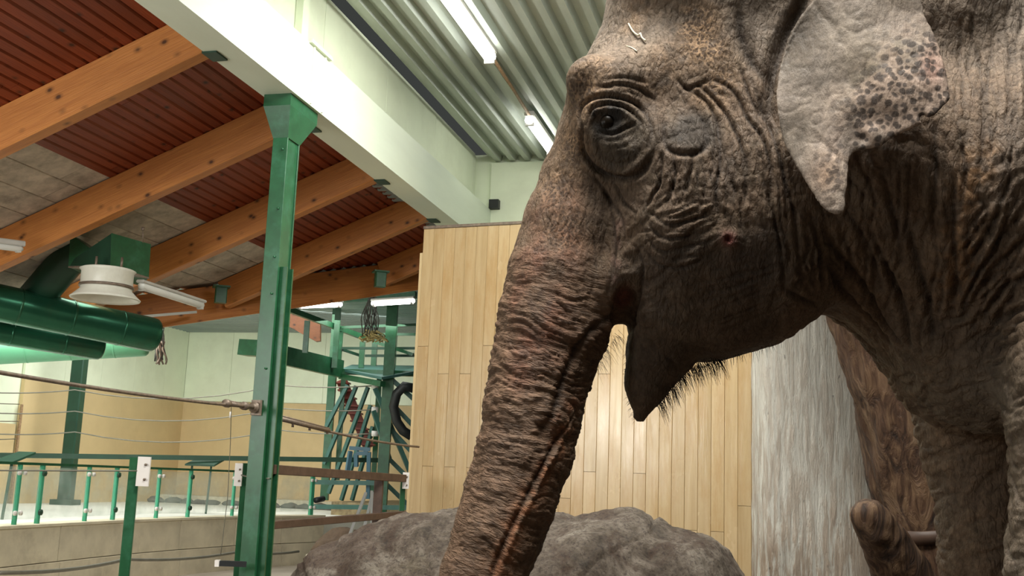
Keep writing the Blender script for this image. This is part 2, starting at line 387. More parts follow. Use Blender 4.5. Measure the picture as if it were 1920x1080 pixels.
# ------------------------------------------------------------------ fence posts with white plates
def fence_post(px, d, ztop, lb, plate_px, r=.055):
    p = at(px, 900, d); o = empty('fence_post', (p[0], p[1], 0), lb, 'post')
    m = MB(); m.box((p[0], p[1], ztop/2), (r, r, ztop), rz=.5, ch=.006); m.build('upright', MT['green'], o)
    q = at(plate_px[0], plate_px[1], d-.06); w, h = plate_px[2]*d/F, plate_px[3]*d/F
    m = MB(); m.box(q, (w, .02, h), rz=YAW); ip = m.build('insulator_plate', MT['plate'], o)
    for dz in (-.25, .25):
        m = MB(); qq = np.array(q)+np.array([RI[0]*w*.2, RI[1]*w*.2, dz*h])-FW*.012; m.tube([qq, qq-FW*.012], .008, 6); m.build('screw', MT['cable'], ip)
fence_post(250, 6.75, 1.555, 'short green fence post with white plate, nearest one, left of the tall post', (269, 884, 23, 54), .062)
fence_post(458, 8.9, 1.56, 'short fence post with white plate peeping out behind the tall green post', (447, 890, 14, 42), .055)
fence_post(756, 11.1, 1.52, 'short green fence post with white plate beside the tan board wall', (761, 901, 12, 30), .05)
# ------------------------------------------------------------------ brown steel rails
gate = empty('steel_barrier', tuple(at(710, 980, 10.7)[:2])+(0,), 'brown steel barrier of two rails and an upright between green post and board wall', 'barrier')
a, b = at(508, 880, 8.6), at(757, 897, 11.0); m = MB(); m.bar(a, b, .06, .075, ch=.004); m.build('rail', MT['brown_steel'], gate)
a, b = at(503, 985, 8.6), at(757, 964, 11.0); m = MB(); m.bar(a, b, .06, .062, ch=.004); m.build('rail', MT['brown_steel'], gate)
p = at(711, 900, 10.6); m = MB(); m.box((p[0], p[1], .72), (.085, .085, 1.5), rz=YAW, ch=.005); m.build('upright', MT['brown_steel'], gate)
# ------------------------------------------------------------------ cables
def sag(a, b, s, n=14):
    a, b = np.array(a), np.array(b); return [a+(b-a)*t-np.array([0, 0, s*4*t*(1-t)]) for t in np.linspace(0, 1, n)]
A = at(-60, 688, 5.45); B = np.array([PX-.02, PY-.17, 1.99])
m = MB(); m.tube([A+(A-B)*1.6]+sag(A, B, .02), .012, 8); cb = solo(m, 'steel_cable', MT['cable'], 'thick steel cable running from left edge to the tall green post', 'cable')
for t_, r_ in ((.86, .03), (.95, .032)):
    q = A+(B-A)*t_; m = MB(); m.tube([q-(B-A)/np.linalg.norm(B-A)*.03, q+(B-A)/np.linalg.norm(B-A)*.03], r_, 8); m.build('clamp', MT['cable'], cb)
q0, q1 = A+(B-A)*.86, A+(B-A)*.995; m = MB(); m.tube([q0, q1], .018, 8); m.tube([q0+np.array([0, 0, .02]), q1+np.array([0, 0, .012])], .008, 6); m.build('turnbuckle', MT['cable'], cb)
A2 = np.array([PX+.03, PY+.11, 1.93]); B2 = at(785, 838, 11.2)
m = MB(); m.tube(sag(A2, B2, .03), .011, 8); cb = solo(m, 'steel_cable', MT['cable'], 'thick steel cable sloping from the tall green post to the board wall', 'cable')
q1 = A2+(B2-A2)*.32-np.array([0, 0, .02]); m = MB(); m.tube([A2, q1], .02, 8); m.tube([A2+np.array([0, 0, .025]), q1+np.array([0, 0, .02])], .008, 6)
for t_ in (.1, .2, .31): 
    q = A2+(B2-A2)*t_; m.tube([q, q-np.array([0, 0, .05])], .012, 6)
m.build('turnbuckle', MT['cable'], cb)
def wire(pts, r, name, lb, n=8):
    P = []
    for (a, b, s) in pts: P += sag(at(*a), at(*b), s, n)[:-1]
    P.append(at(*pts[-1][1])); m = MB(); m.tube(P, r, 6); solo(m, name, MT['wire'], lb, 'wire')
wire([((-520, 736, 13), (-20, 736, 19), .1), ((-20, 736, 19), (140, 731, 20.8), .03), ((140, 731, 20.8), (520, 722, 21.6), .22), ((520, 722, 21.6), (703, 723, 21), .04)], .012, 'fence_wire', 'thin fence wire, topmost of the three reaching the green tower')
wire([((-520, 776, 13), (-20, 774, 19), .1), ((-20, 774, 19), (140, 771, 20.8), .03), ((140, 771, 20.8), (520, 765, 21.6), .22), ((520, 765, 21.6), (703, 768, 21), .04)], .012, 'fence_wire', 'thin fence wire, middle of the three reaching the green tower')
wire([((-520, 815, 13), (-20, 813, 19), .1), ((-20, 813, 19), (140, 810, 20.8), .03), ((140, 810, 20.8), (520, 806, 21.6), .22), ((520, 806, 21.6), (703, 813, 21), .04)], .012, 'fence_wire', 'thin fence wire, lowest of the three reaching the green tower')
for i, (a, b) in enumerate((((-520, 700), (36, 758)), ((-520, 750), (34, 790)), ((-520, 800), (30, 823)))):
    q = at(a[0], a[1], 9); r_ = np.array(hit(b[0], b[1], 'X', XL+.06)); m = MB(); m.tube(sag(q, r_, .05), .010, 6)
    solo(m, 'wall_wire', MT['wire'], ('upper', 'middle', 'lower')[i]+' short wire running to the corner of the far left wall', 'wire')
wire([((-30, 882, 6.2), (266, 883, 6.7), .0)], .005, 'thin_cable', 'thin cable tied to white plate of the nearest short fence post')
wire([((450, 890, 8.85), (505, 897, 8.5), .01)], .006, 'thin_cable', 'thin cable from plate behind the tall green post')
wire([((434, 752, 8.22), (432, 830, 8.6), 0), ((432, 830, 8.6), (427, 930, 8.6), 0), ((427, 930, 8.6), (414, 1040, 8.6), 0)], .0028, 'hanging_wire', 'thin wire hanging straight down left of the tall green post')
m = MB(); q = at(432, 778, 8.6); m.tube([q+np.array([0, 0, .025]), q-np.array([0, 0, .025])], .009, 8); solo(m, 'wire_joiner', MT['plate'], 'tiny white joiner on the hanging wire left of the tall green post', 'clip')
wire([((0, 1074, 9.3), (235, 1049, 12.8), .04), ((235, 1049, 12.8), (440, 1036, 15.8), .04), ((440, 1036, 15.8), (560, 1034, 17.4), .03)], .02, 'floor_cable', 'dark cable lying along foot of the curved concrete wall')
# ------------------------------------------------------------------ curved concrete wall with glass balustrade
led = [hit(px, py, 'Z', .8) for px, py in ((-330, 1001), (-150, 994), (0, 987), (115, 981), (233, 975), (340, 971), (443, 968), (530, 967), (609, 966))]
led = [np.array([p[0], p[1], 0]) for p in led]
def offp(P, d):
    out = []
    for i, p in enumerate(P):
        t = P[min(i+1, len(P)-1)]-P[max(i-1, 0)]; t = t/np.linalg.norm(t); out.append(p+np.array([-t[1], t[0], 0])*d)
    return out
def extr(P, d, z0, z1):
    Q = offp(P, d); m = MB()
    n = len(P); v = [(p[0], p[1], z) for z in (z0, z1) for p in P]+[(p[0], p[1], z) for z in (z0, z1) for p in Q]
    f = []
    for i in range(n-1):
        a, b, c, d_ = i, i+1, n+i, n+i+1; e, f2, g, h = 2*n+i, 2*n+i+1, 3*n+i, 3*n+i+1
        f += [(a, b, d_, c), (f2, e, g, h), (c, d_, h, g), (b, a, e, f2)]
    f += [(0, n, 3*n, 2*n), (n-1, 3*n-1, 4*n-1, 2*n-1)]
    m.add(v, f); return m
cw = empty('curved_wall', led[4], 'low curved concrete wall under the glass balustrade', 'wall')
for i in range(len(led)-1):
    a, b = led[i], led[i+1]; t = (b-a)/np.linalg.norm(b-a)*.006
    extr([a+t, b-t], .32, .36, .77).build('concrete_block', MT['concrete'], cw)
    extr(offp([a+t, b-t], -.04), .36, 0, .35).build('concrete_block', MT['concrete'], cw)
extr(offp(led, -.02), .36, .77, .80).build('coping', MT['concrete'], cw)
gl = empty('glass_balustrade', offp(led, .12)[4]+np.array([0, 0, .8]), 'green framed glass balustrade on top of the curved concrete wall', 'balustrade')
gp = offp(led, .12); top = 1.5
extr(offp(led[:8]+[led[7]*.25+led[8]*.75], .09), .06, top-.03, top).build('top_rail', MT['green'], gl)
def onl(px):
    best = None
    for i in range(len(gp)-1):
        for t in np.linspace(0, 1, 60):
            p = gp[i]*(1-t)+gp[i+1]*t; q = p.copy(); q[2] = 1.0; dd = q-CC; x = 960+F*(dd@RI)/(dd@FW)
            if best is None or abs(x-px) < best[0]: best = (abs(x-px), p, (gp[i+1]-gp[i])/np.linalg.norm(gp[i+1]-gp[i]))
    return best[1], best[2]
pxs = [(-45, 1), (30, 0), (73, 1), (161, 0), (214, 1), (294, 0), (354, 1), (436, 0), (490, 1), (583, 2)]
pos = [onl(p[0]) for p in pxs]
for (px, kind), (p, t) in zip(pxs, pos):
    rz = math.atan2(t[1], t[0]); wd = .085 if kind == 2 else (.05 if kind else .04)
    m = MB(); m.box((p[0], p[1], 1.135), (wd, .05, .67), rz=rz, ch=.006); o_ = m.build('upright', MT['green_glass_post'], gl)
    for zz in (.93, 1.38):
        for sd in ((-1, 1) if kind != 1 else (0,)):
            nrm = np.array([t[1], -t[0], 0]); c = p+np.array([0, 0, zz])+t*sd*.05+nrm*.035
            m = MB(); m.tube([c-nrm*.012, c+nrm*.012], .028 if kind != 1 else .035, 10); m.build('glass_clamp', MT['plate'] if kind != 1 else MT['green_dark'], o_)
for (p, t), (q, t2) in zip(pos[:-1], pos[1:]):
    a, b = p+t*.035, q-t2*.035; m = MB(); m.quadprism([(a[0], a[1], .86), (b[0], b[1], .86), (b[0], b[1], 1.45), (a[0], a[1], 1.45)], (.006, 0, 0)); m.build('glass_pane', MT['glass'], gl)
# long green rail behind
a, b = at(-40, 853, 18.5), at(712, 863, 20.3); a = a-(b-a)*.5; m = MB(); m.bar(a, b, .05, .085); solo(m, 'hand_rail', MT['green_dark'], 'long thin green rail crossing in front of the far beige wall', 'rail')
# information desk panels
for cx, cy, w_, d, lb in ((384, 868, 62, 19.5, 'dark slanted information board on legs, right of the white plate'), (18, 862, 44, 15, 'slanted information board on legs at left edge of the picture')):
    c = at(cx, cy, d); s = d/F
    o = empty('info_board', (c[0], c[1], .73), lb, 'sign')
    m = MB(); r3 = np.array([math.cos(YAW), math.sin(YAW), 0]); f3 = np.array([-math.sin(YAW), math.cos(YAW), 0])
    a = c-r3*w_*s*.5-f3*.2-np.array([0, 0, .06]); b = c+r3*w_*s*.38-f3*.2-np.array([0, 0, .06]); e = b+f3*.5+r3*.1+np.array([0, 0, .15]); g = a+f3*.5+r3*.14+np.array([0, 0, .15])
    m.quadprism([a, b, e, g], (0, 0, .03)); m.build('panel', MT['green_dark'], o)
    for q in (a*.8+b*.2, b*.85+a*.15):
        m = MB(); m.bar(q+f3*.1, (q[0], q[1], .73), .03, .03); m.build('leg', MT['green_dark'], o)
# far column
c = at(131, 860, 21); m = MB(); m.box((c[0], c[1], 2.77), (.24, .24, 4.08), rz=.2, ch=.02); o = solo(m, 'far_column', MT['green_dark'], 'dark green square column in front of the far wall at left', 'column')
m = MB(); m.box((c[0], c[1], .78), (.42, .42, .1), rz=.2); m.build('base_plate', MT['green_dark'], o)
# ------------------------------------------------------------------ ducts
def duct(a, b, r, name, mat, lb, caps=True):
    a, b = np.array(a), np.array(b); t = (b-a)/np.linalg.norm(b-a); a = a-t*(3.5 if r > .18 or r < .15 else .3); o = empty(name, a, lb, 'duct')
    pts = [a, b-t*r*.5, b-t*r*.28, b-t*r*.12, b-t*r*.02, b]; rr = [r, r, r*.97, r*.85, r*.6, r*.05]
    m = MB(); m.tube(pts, rr, 40); m.build('pipe', mat, o)
    L = np.linalg.norm(b-a); n = int(L/.55)
    for i in range(1, n):
        q = b-t*(r*.5+i*.55-.2); m = MB(); m.tube([q-t*.012, q-t*.010, q+t*.010, q+t*.012], [r, r*1.018, r*1.018, r], 40, cap=False); m.build('seam', mat, o)
    return o
duct(at(-260, 514, 10.3), at(297, 630, 12.2), .19, 'air_duct', MT['green_duct'], 'big green round air duct with brownish upper side, uppermost of the three')
duct(at(-260, 578, 10.9), at(195, 652, 12.2), .145, 'air_duct', MT['green_duct'], 'green round air duct tucked below the uppermost duct')
duct(at(-260, 672, 14.0), at(280, 643, 14.6), .175, 'air_duct', MT['green_pale'], 'pale green round air duct, lowest and farthest of the three')
# elbow duct and box
R3 = np.array([math.cos(YAW), math.sin(YAW), 0]); F3 = np.array([-math.sin(YAW), math.cos(YAW), 0])
bx = empty('duct_box', at(225, 500, 10.9), 'dark green sheet metal duct box hanging under the grey boards', 'duct')
d0 = 10.4
P = [at(207, 500, d0), at(279, 520, d0+.35), at(283, 458, d0+.35), at(209, 437, d0)]
m = MB(); m.quadprism(P, tuple(F3*.55-R3*.25)); m.build('box_body', MT['green'], bx)
P = [at(130, 500, d0+.3), at(208, 500, d0+.02), at(210, 437, d0+.02), at(140, 484, d0+.3)]
m = MB(); m.quadprism(P, tuple(F3*.5)); m.build('side_cheek', MT['green_dark'], bx)
P = [at(132, 438, d0+.45), at(175, 470, d0+.3), at(140, 500, d0+.3), at(128, 500, d0+.3)]
m = MB(); m.quadprism(P, tuple(F3*.45)); m.build('side_cheek', MT['green'], bx)
m = MB(); m.quadprism([at(128, 499, d0+.25), at(205, 497, d0), at(280, 520, d0+.33), at(225, 512, d0+.8)], (0, 0, -.015)); m.build('bottom_flange', MT['cable'], bx)
pts = [at(160, 468, 11.3), at(128, 488, 11.35), at(98, 522, 11.4), at(52, 575, 11.5)]
m = MB(); m.tube(pts, [.17, .18, .18, .18], 20); solo(m, 'elbow_duct', MT['green_dark'], 'dark green duct sloping down from the duct box to the big duct', 'duct')
fan = empty('vent_hood', at(200, 575, 10.3), 'white round flared vent hood under the green duct box', 'vent')
c1 = at(203, 505, 10.3); m = MB(); n_ = 36
def lathe(c, prof, n=40):
    v = []; f = []
    for r, z in prof:
        for k in range(n): v.append((c[0]+r*math.cos(2*math.pi*k/n), c[1]+r*math.sin(2*math.pi*k/n), c[2]+z))
    for i in range(len(prof)-1):
        for k in range(n): f.append((i*n+k, i*n+(k+1) % n, (i+1)*n+(k+1) % n, (i+1)*n+k))
    mm = MB(); mm.add(v, f, True); return mm
s = 10.3/F
lathe(c1, [(.235, 0), (.255, -.01), (.235, -.03), (.235, -.17), (.232, -.20), (.30, -.265), (.318, -.28), (.312, -.292), (.29, -.275), (.215, -.2), (.21, 0), (.235, 0)]).build('hood', MT['fan_white'], fan)
lathe(c1, [(.236, -.155), (.246, -.155), (.246, -.18), (.236, -.18)]).build('clamp_band', MT['cable'], fan)
for q_ in (-.12, .12):
    m = MB(); m.tube([c1+R3*q_, c1+R3*q_+np.array([0, 0, .12])], .012, 8); m.build('hanger', MT['cable'], fan)
# thin suspension rod
m = MB(); q = at(268, 432, 10.5); m.tube([q, at(268, 455, 10.5)], .005, 6); m.tube([q, q+np.array([0, 0, .03])], .016, 8); solo(m, 'hanger_rod', MT['cable'], 'thin rod hanging the green duct box from the boards', 'rod')
# ------------------------------------------------------------------ lamps
def strip_lamp(a, b, lit, lb, w=.09, h=.06, r=.03, grp=None):
    a, b = np.array(a), np.array(b); o = empty('strip_lamp', a, lb, 'lamp', grp)
    m = MB(); up = np.array([0, 0, 1]); m.bar(a+up*(.5*h+r*.7), b+up*(.5*h+r*.7), w, h, ch=.01); hs = m.build('housing', MT['lamp_body'], o)
    t = (b-a)/np.linalg.norm(b-a)
    m = MB(); m.tube([a, a+t*.03, b-t*.03, b], [r*.6, r, r, r*.6], 14); m.build('tube', MT['tube_on'] if lit else MT['tube_off'], o)
    for q in (a+t*.04, b-t*.04):
        m = MB(); m.bar(q-t*.015, q+t*.015, r*1.7, r*2.4); m.build('lamp_holder', MT['lamp_body'], hs)
    return o
strip_lamp((-2.93, 7.1, 5.66), (-2.91, 9.98, 5.66), True, 'lit fluorescent strip lamp at top of picture under corrugated ceiling', .12, .06, .062)
strip_lamp((-2.96, 11.85, 5.66), (-2.96, 14.0-.9, 5.66), True, 'lit fluorescent strip lamp just left of the elephant\'s brow', .12, .06, .058)
m = MB(); m.tube([(-2.92, 9.98, 5.71), (-2.95, 11.0, 5.73), (-2.96, 11.85, 5.71)], .018, 8); solo(m, 'conduit', MT['rust'], 'rusty conduit joining the two lit ceiling lamps', 'conduit')
strip_lamp(at(262, 535, 10.4), at(380, 573, 11.4), False, 'unlit tube lamp slung beside the white vent hood', .09, .03, .038)
strip_lamp(at(-30, 458, 9.6), at(42, 467, 9.9), False, 'unlit tube lamp cut by left edge under the rafter', .08, .05, .03)
strip_lamp(at(425, 585, 16.2), at(478, 582, 16.0), True, 'lit far strip lamp just left of the green post', .1, .04, .042)
strip_lamp(at(560, 574, 17.2), at(641, 571, 17.0), True, 'lit far strip lamp right of the green post, above the walkway rail', .1, .04, .038)
strip_lamp(at(697, 569, 17.6), at(777, 564, 17.4), True, 'lit far strip lamp next to the tan board wall', .1, .04, .045)
m = MB(); m.bar(at(225, 597, 12), at(366, 585, 13.2), .05, .03); solo(m, 'light_strip', MT['tube_off'], 'white batten under the left end of header beam', 'batten')
# ------------------------------------------------------------------ green viewing tower
tw = empty('viewing_tower', tuple(at(700, 945, 21)[:2])+(1.0,), 'green steel viewing tower with walkway, rails and braces behind the rails', 'tower')
def seg(a, b, w, h, name, mat='green', par=None):
    m = MB(); m.bar(at(*a), at(*b), w, h); return m.build(name, MT[mat], par or tw)
def vpost(px, py0, py1, d, w, name='tower_post', mat='green'):
    a = at(px, py0, d); b = at(px, py1, d); x, y = b[0], b[1]
    m = MB(); m.box((x, y, (a[2]+b[2])/2), (w, w, abs(a[2]-b[2])), rz=YAW); return m.build(name, MT[mat], tw)
m = MB(); m.quadprism([(-8.6, 19.9, 0), (-3.2, 19.9, 0), (-3.2, 23.3, 0), (-8.6, 23.3, 0)], (0, 0, .98)); gm = solo(m, 'straw_bank', simple('straw_soil', (.30, .23, .13), .95, var=.4, scale=9, bump=.02, dirt=((.45, .38, .2), .6)), 'raised earth bank strewn with straw under the green tower', 'ground')
vpost(608, 560, 938, 21.3, .15); vpost(714, 540, 965, 20.0, .20); vpost(775, 560, 940, 20.6, .15); vpost(632, 705, 900, 21.6, .09); vpost(698, 700, 940, 22.4, .10)
vpost(627, 565, 690, 20.6, .10); vpost(572, 600, 662, 19.6, .09); vpost(635, 615, 680, 21.0, .09); vpost(677, 640, 690, 21.6, .10); vpost(738, 610, 690, 22.0, .08); vpost(700, 635, 692, 23, .11)
seg((512, 662, 19.0), (640, 692, 21.0), .10, .33, 'walkway_beam'); seg((457, 652, 19.6), (512, 655, 19.3), .3, .28, 'walkway_beam')
seg((640, 697, 21), (780, 701, 20.6), .12, .10, 'platform_edge'); seg((640, 706, 21.0), (718, 720, 20.0), .12, .10, 'platform_edge')
m = MB(); m.quadprism([at(640, 696, 21), at(716, 712, 20.0), at(785, 700, 20.6), at(785, 690, 23.2), at(660, 688, 23.2)], (0, 0, .05)); m.build('platform_deck', MT['teal'], tw)
seg((520, 572, 19.0), (685, 634, 22.0), .07, .10, 'top_rail'); seg((640, 614, 21), (780, 609, 21), .05, .05, 'top_rail'); seg((640, 653, 21), (780, 653, 20.8), .05, .045, 'mid_rail', 'green_dark'); seg((685, 667, 21), (780, 667, 20.8), .05, .045, 'mid_rail', 'green_dark')
seg((640, 655, 21), (680, 668, 22), .05, .045, 'mid_rail', 'green_dark'); seg((710, 627, 22), (780, 627, 22), .05, .05, 'top_rail'); seg((700, 640, 21), (775, 665, 20.7), .06, .06, 'brace')
seg((600, 563, 20), (780, 553, 19.5), .1, .12, 'top_beam'); 
for a, b in (((652, 722), (612, 800)), ((668, 724), (608, 870)), ((690, 726), (616, 925)), ((695, 760), (640, 938)), ((699, 800), (660, 938))):
    seg(a+(21.2,), b+(21.2,), .06, .07, 'brace', 'teal')
for a, b in (((722, 700), (775, 748)), ((724, 745), (776, 800)), ((724, 795), (774, 850)), ((724, 855), (774, 905)), ((722, 905), (768, 950)), ((703, 728), (775, 900)), ((700, 770), (730, 860))):
    seg(a+(20.4,), b+(20.4,), .07, .08, 'brace', 'teal')
for i, (x_, y_) in enumerate(((703, 723), (703, 768), (703, 813))):
    c = at(x_, y_, 20.9); m = MB(); m.tube([c-R3*.06, c+R3*.06], .055, 10); m.build('wire_insulator', MT['plate'], tw)
# horizontal low rails at tower foot
seg((588, 904, 19.8), (707, 906, 19.8), .06, .08, 'foot_rail', 'teal'); seg((588, 950, 19.8), (765, 952, 19.0), .06, .08, 'foot_rail', 'teal')
seg((702, 897, 18), (760, 898, 18), .04, .03, 'foot_rail', 'teal')
# red-brown stair flight
st = empty('steel_stairs', at(650, 720, 22.2), 'red-brown steel stair flight inside the green tower', 'stairs')
m = MB(); m.bar(at(640, 712, 22.2), at(692, 840, 22.0), .05, .22); m.build('stringer', MT['red_brown'], st)
for t_ in np.linspace(.05, .95, 9):
    a = at(640, 712, 22.2)*(1-t_)+at(692, 840, 22.0)*t_; m = MB(); m.box(a, (.30, .26, .03), rz=YAW); m.build('tread', MT['red_brown'], st)
# blue stool-like frame
sf = empty('trestle', at(675, 905, 20.2), 'small blue-grey steel trestle standing in front of the tower braces', 'frame')
for a, b in (((655, 840), (694, 843)), ((657, 846), (651, 885)), ((692, 848), (690, 935)), ((668, 850), (668, 875)), ((668, 850), (690, 850))):
    m = MB(); m.bar(at(a[0], a[1], 19.9), at(b[0], b[1], 19.9), .07, .07); m.build('frame_bar', MT['blue'], sf)
# black hose coil
m = MB(); m.tube([at(x_, y_, 20.2) for x_, y_ in ((775, 728), (758, 724), (744, 738), (738, 762), (744, 790), (756, 808), (772, 818))], .09, 12); solo(m, 'rubber_hose', MT['black'], 'thick curved black rubber shape hung inside right part of the tower', 'hose')
# aluminium prop ladder leaning by the brown upright
al = empty('step_ladder', at(680, 1000, 12), 'light metal trestle legs leaning below the brown rails', 'ladder')
for a, b in (((686, 925), (656, 1003)), ((697, 922), (697, 985)), ((699, 925), (683, 990))):
    m = MB(); qa, qb = at(a[0], a[1], 12.3), at(b[0], b[1], 11.6); qb = qa+(qb-qa)*(qa[2]/(qa[2]-qb[2])); m.bar(qa, qb, .03, .03); m.build('leg', MT['alu'], al)
# dark stones and step below the glass end
rock_brown = simple('brown_stone', (.13, .085, .055), .9, var=.4, scale=4, bump=.01)
stone(at(650, 1000, 17.0)*np.array([1, 1, 0]), .4, rock_brown, 'dark stone heap at the right end of curved wall', None, 'stone', 1.3, 31)
stone(at(700, 985, 15.5)*np.array([1, 1, 0]), .38, rock_brown, 'dark stone behind the brown upright', None, 'stone', 1.4, 32)
m = MB(); m.box(at(650, 1030, 14.8)*np.array([1, 1, 0])+np.array([0, 0, .22]), (1.0, .8, .44), rz=.3, ch=.05); solo(m, 'stone_step', MT['concrete'], 'pale low stone step between curved wall and boulder', 'step')
for i in range(3):
    a = at(600+30*i, 925+random.uniform(-6, 6), 20.5); 
m = MB(); m.tube([at(592, 938, 18.6), at(606, 935, 18.8)], .05, 12); solo(m, 'log_piece', MT['black'], 'dark short log lying at the end of glass balustrade', 'log')
# ------------------------------------------------------------------ hanging ropes / hay net
def ropes(c0, c1, n, r, spread, mat):
    m = MB()
    for i in range(n):
        o1 = np.array([random.gauss(0, spread), random.gauss(0, spread), 0]); ph = random.uniform(0, 6)
        pts = [c0+(c1-c0)*t+o1*(.4+.9*t)+np.array([math.cos(ph+8*t), math.sin(ph+8*t), 0])*spread*.6 for t in np.linspace(0, 1-random.uniform(0, .1), 10)]
        m.tube(pts, r, 5)
    return m
o = empty('rope_bundle', at(299, 600, 14), 'dark knotted rope bundle hanging at end of the big green duct', 'rope')
ropes(at(301, 592, 14), at(299, 682, 14), 9, .011, .03, None).build('rope_strand', MT['rope'], o, 'stuff'); ropes(at(303, 640, 14), at(302, 685, 14), 5, .012, .03, None).build('rope_knot', MT['cable'], o, 'stuff')
o = empty('hay_net', at(697, 560, 18), 'dark hanging hay net with straw at its bottom in front of tower', 'net')
ropes(at(697, 540, 18), at(695, 632, 18), 16, .010, .055, None).build('net_strand', MT['rope'], o, 'stuff'); ropes(at(695, 620, 18), at(695, 640, 18), 26, .010, .10, None).build('hay', MT['rope_tan'], o, 'stuff')
# hanging timber bit behind the walkway
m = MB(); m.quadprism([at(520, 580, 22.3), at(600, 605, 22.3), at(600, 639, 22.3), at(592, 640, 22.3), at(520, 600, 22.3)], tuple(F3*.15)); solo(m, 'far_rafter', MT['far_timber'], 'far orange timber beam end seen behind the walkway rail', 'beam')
# ------------------------------------------------------------------ tan board wall
bw_o = np.array([-3.94, 11.2, 0]); an = math.radians(-7); bt = np.array([math.cos(an), math.sin(an), 0]); bn = np.array([bt[1], -bt[0], 0])
H_ = 4.205
bwall = empty('board_wall', bw_o, 'tall glossy tan board wall of narrow vertical boards behind the elephant', 'wall')
def boardmat():
    t = NT('varnished_tan_board', .22, spec=.6); co = t.coord((14, 14, .9)); n = t.noise(co, 1.2, 6, .65, .5)
    col = t.ramp(n, [(.2, (.45, .31, .15)), (.55, (.55, .40, .215)), (.85, (.61, .47, .28))])
    col = t.mix(1, col, t.ramp(t.rnd(), [(0, .93), (1, 1.04)]), 'MULTIPLY')
    n2 = t.noise(t.coord((3, 3, .8)), 1.2, 6, .75)
    col = t.mix(t.ramp(n2, [(.46, 0), (.74, .65)]), col, (.42, .23, .07))
    t.color(col); t.l(t.ramp(t.noise(t.coord((2, 2, 1)), 1.4, 4), [(.35, .16), (.7, .30)]), t.b.inputs['Roughness']); t.bump(n, .002); return t.m
BM = boardmat(); wd = .128
nb = 32
for i in range(nb):
    a = bw_o+bt*(i*wd+.0008); b = bw_o+bt*((i+1)*wd-.0008)
    pr = random.uniform(0, .003)
    cuts = [0]+([random.choice([1.1, 1.35, 1.62])] if i % 2 else [random.choice([2.6, 2.9])])+[H_]
    for z0, z1 in zip(cuts[:-1], cuts[1:]):
        p = [(a+bn*(pr), z0), (b+bn*(pr), z0)]
        m = MB(); q = [a, a+bn*(.025+pr-.004)+bt*0, a+bn*(.025+pr)+bt*.003, b+bn*(.025+pr)-bt*.003, b+bn*(.025+pr-.004), b]
        m.quadprism([(v[0], v[1], z0+.002) for v in q], (0, 0, z1-z0-.004)); m.build('board', BM, bwall)
m = MB(); e = bw_o+bt*nb*wd; m.quadprism([bw_o-bn*.002, e-bn*.002, e-bn*.1, bw_o-bn*.1], (0, 0, H_-.01)); m.build('backing', MT['beige'], bwall)
m = MB(); m.quadprism([bw_o-bt*.04+bn*.01, bw_o-bt*.003+bn*.01, bw_o-bt*.003-bn*.09, bw_o-bt*.04-bn*.09], (0, 0, 3.94)); m.build('edge_strip', MT['beige'], bwall)
m = MB(); m.quadprism([bw_o+bn*.04, e+bn*.04, e-bn*.1, bw_o-bn*.1], (0, 0, .03)); mm = m; mm.v = [(x, y, z+H_) for x, y, z in mm.v]; mm.build('top_cap', MT['cable'], bwall)
# ------------------------------------------------------------------ noise-displaced solids
def displaced(name, mat, P, Fc, fn, label, cat, subdiv=0, origin=None, parent=None):
    me = bpy.data.meshes.new(name); me.from_pydata([tuple(p) for p in P], [], Fc)
    b = bmesh.new(); b.from_mesh(me); bmesh.ops.recalc_face_normals(b, faces=b.faces); b.normal_update()
    moves = [(v, v.normal*fn(v.co)) for v in b.verts]
    for v, d in moves: v.co += d
    b.to_mesh(me); b.free(); me.polygons.foreach_set('use_smooth', [True]*len(me.polygons)); me.materials.append(mat)
    o = bpy.data.objects.new(name, me); COL.objects.link(o)
    if parent is not None: o.parent = parent
    return tag(o, label, cat)
def tubegrid(cs, rad, n, aspect=1.0, rfun=None):
    """rings along centres cs (in world), radii rad; returns verts/faces, closed"""
    cs = [Vector([float(c) for c in p]) for p in cs]; P = []; m_ = len(cs)
    for i, c in enumerate(cs):
        t = (cs[min(i+1, m_-1)]-cs[max(i-1, 0)]).normalized(); a = t.cross(Vector((float(F3[0]), float(F3[1]), 0))).normalized(); b = t.cross(a)
        for k in range(n):
            th = 2*math.pi*k/n; r = rad[i]*(rfun(i/m_, th) if rfun else 1)
            P.append(c+(a*math.cos(th)+b*math.sin(th)*aspect)*r)
    Fc = [(i*n+k, i*n+(k+1) % n, (i+1)*n+(k+1) % n, (i+1)*n+k) for i in range(m_-1) for k in range(n)]
    Fc += [tuple(range(n))[::-1], tuple(range((m_-1)*n, m_*n))]
    return P, Fc
def interp_path(pts, n):
    pts = np.array(pts, float); s = np.r_[0, np.cumsum(np.linalg.norm(np.diff(pts[:, :3], axis=0), axis=1))]
    t = np.linspace(0, s[-1], n); return np.stack([np.interp(t, s, pts[:, k]) for k in range(pts.shape[1])], 1)
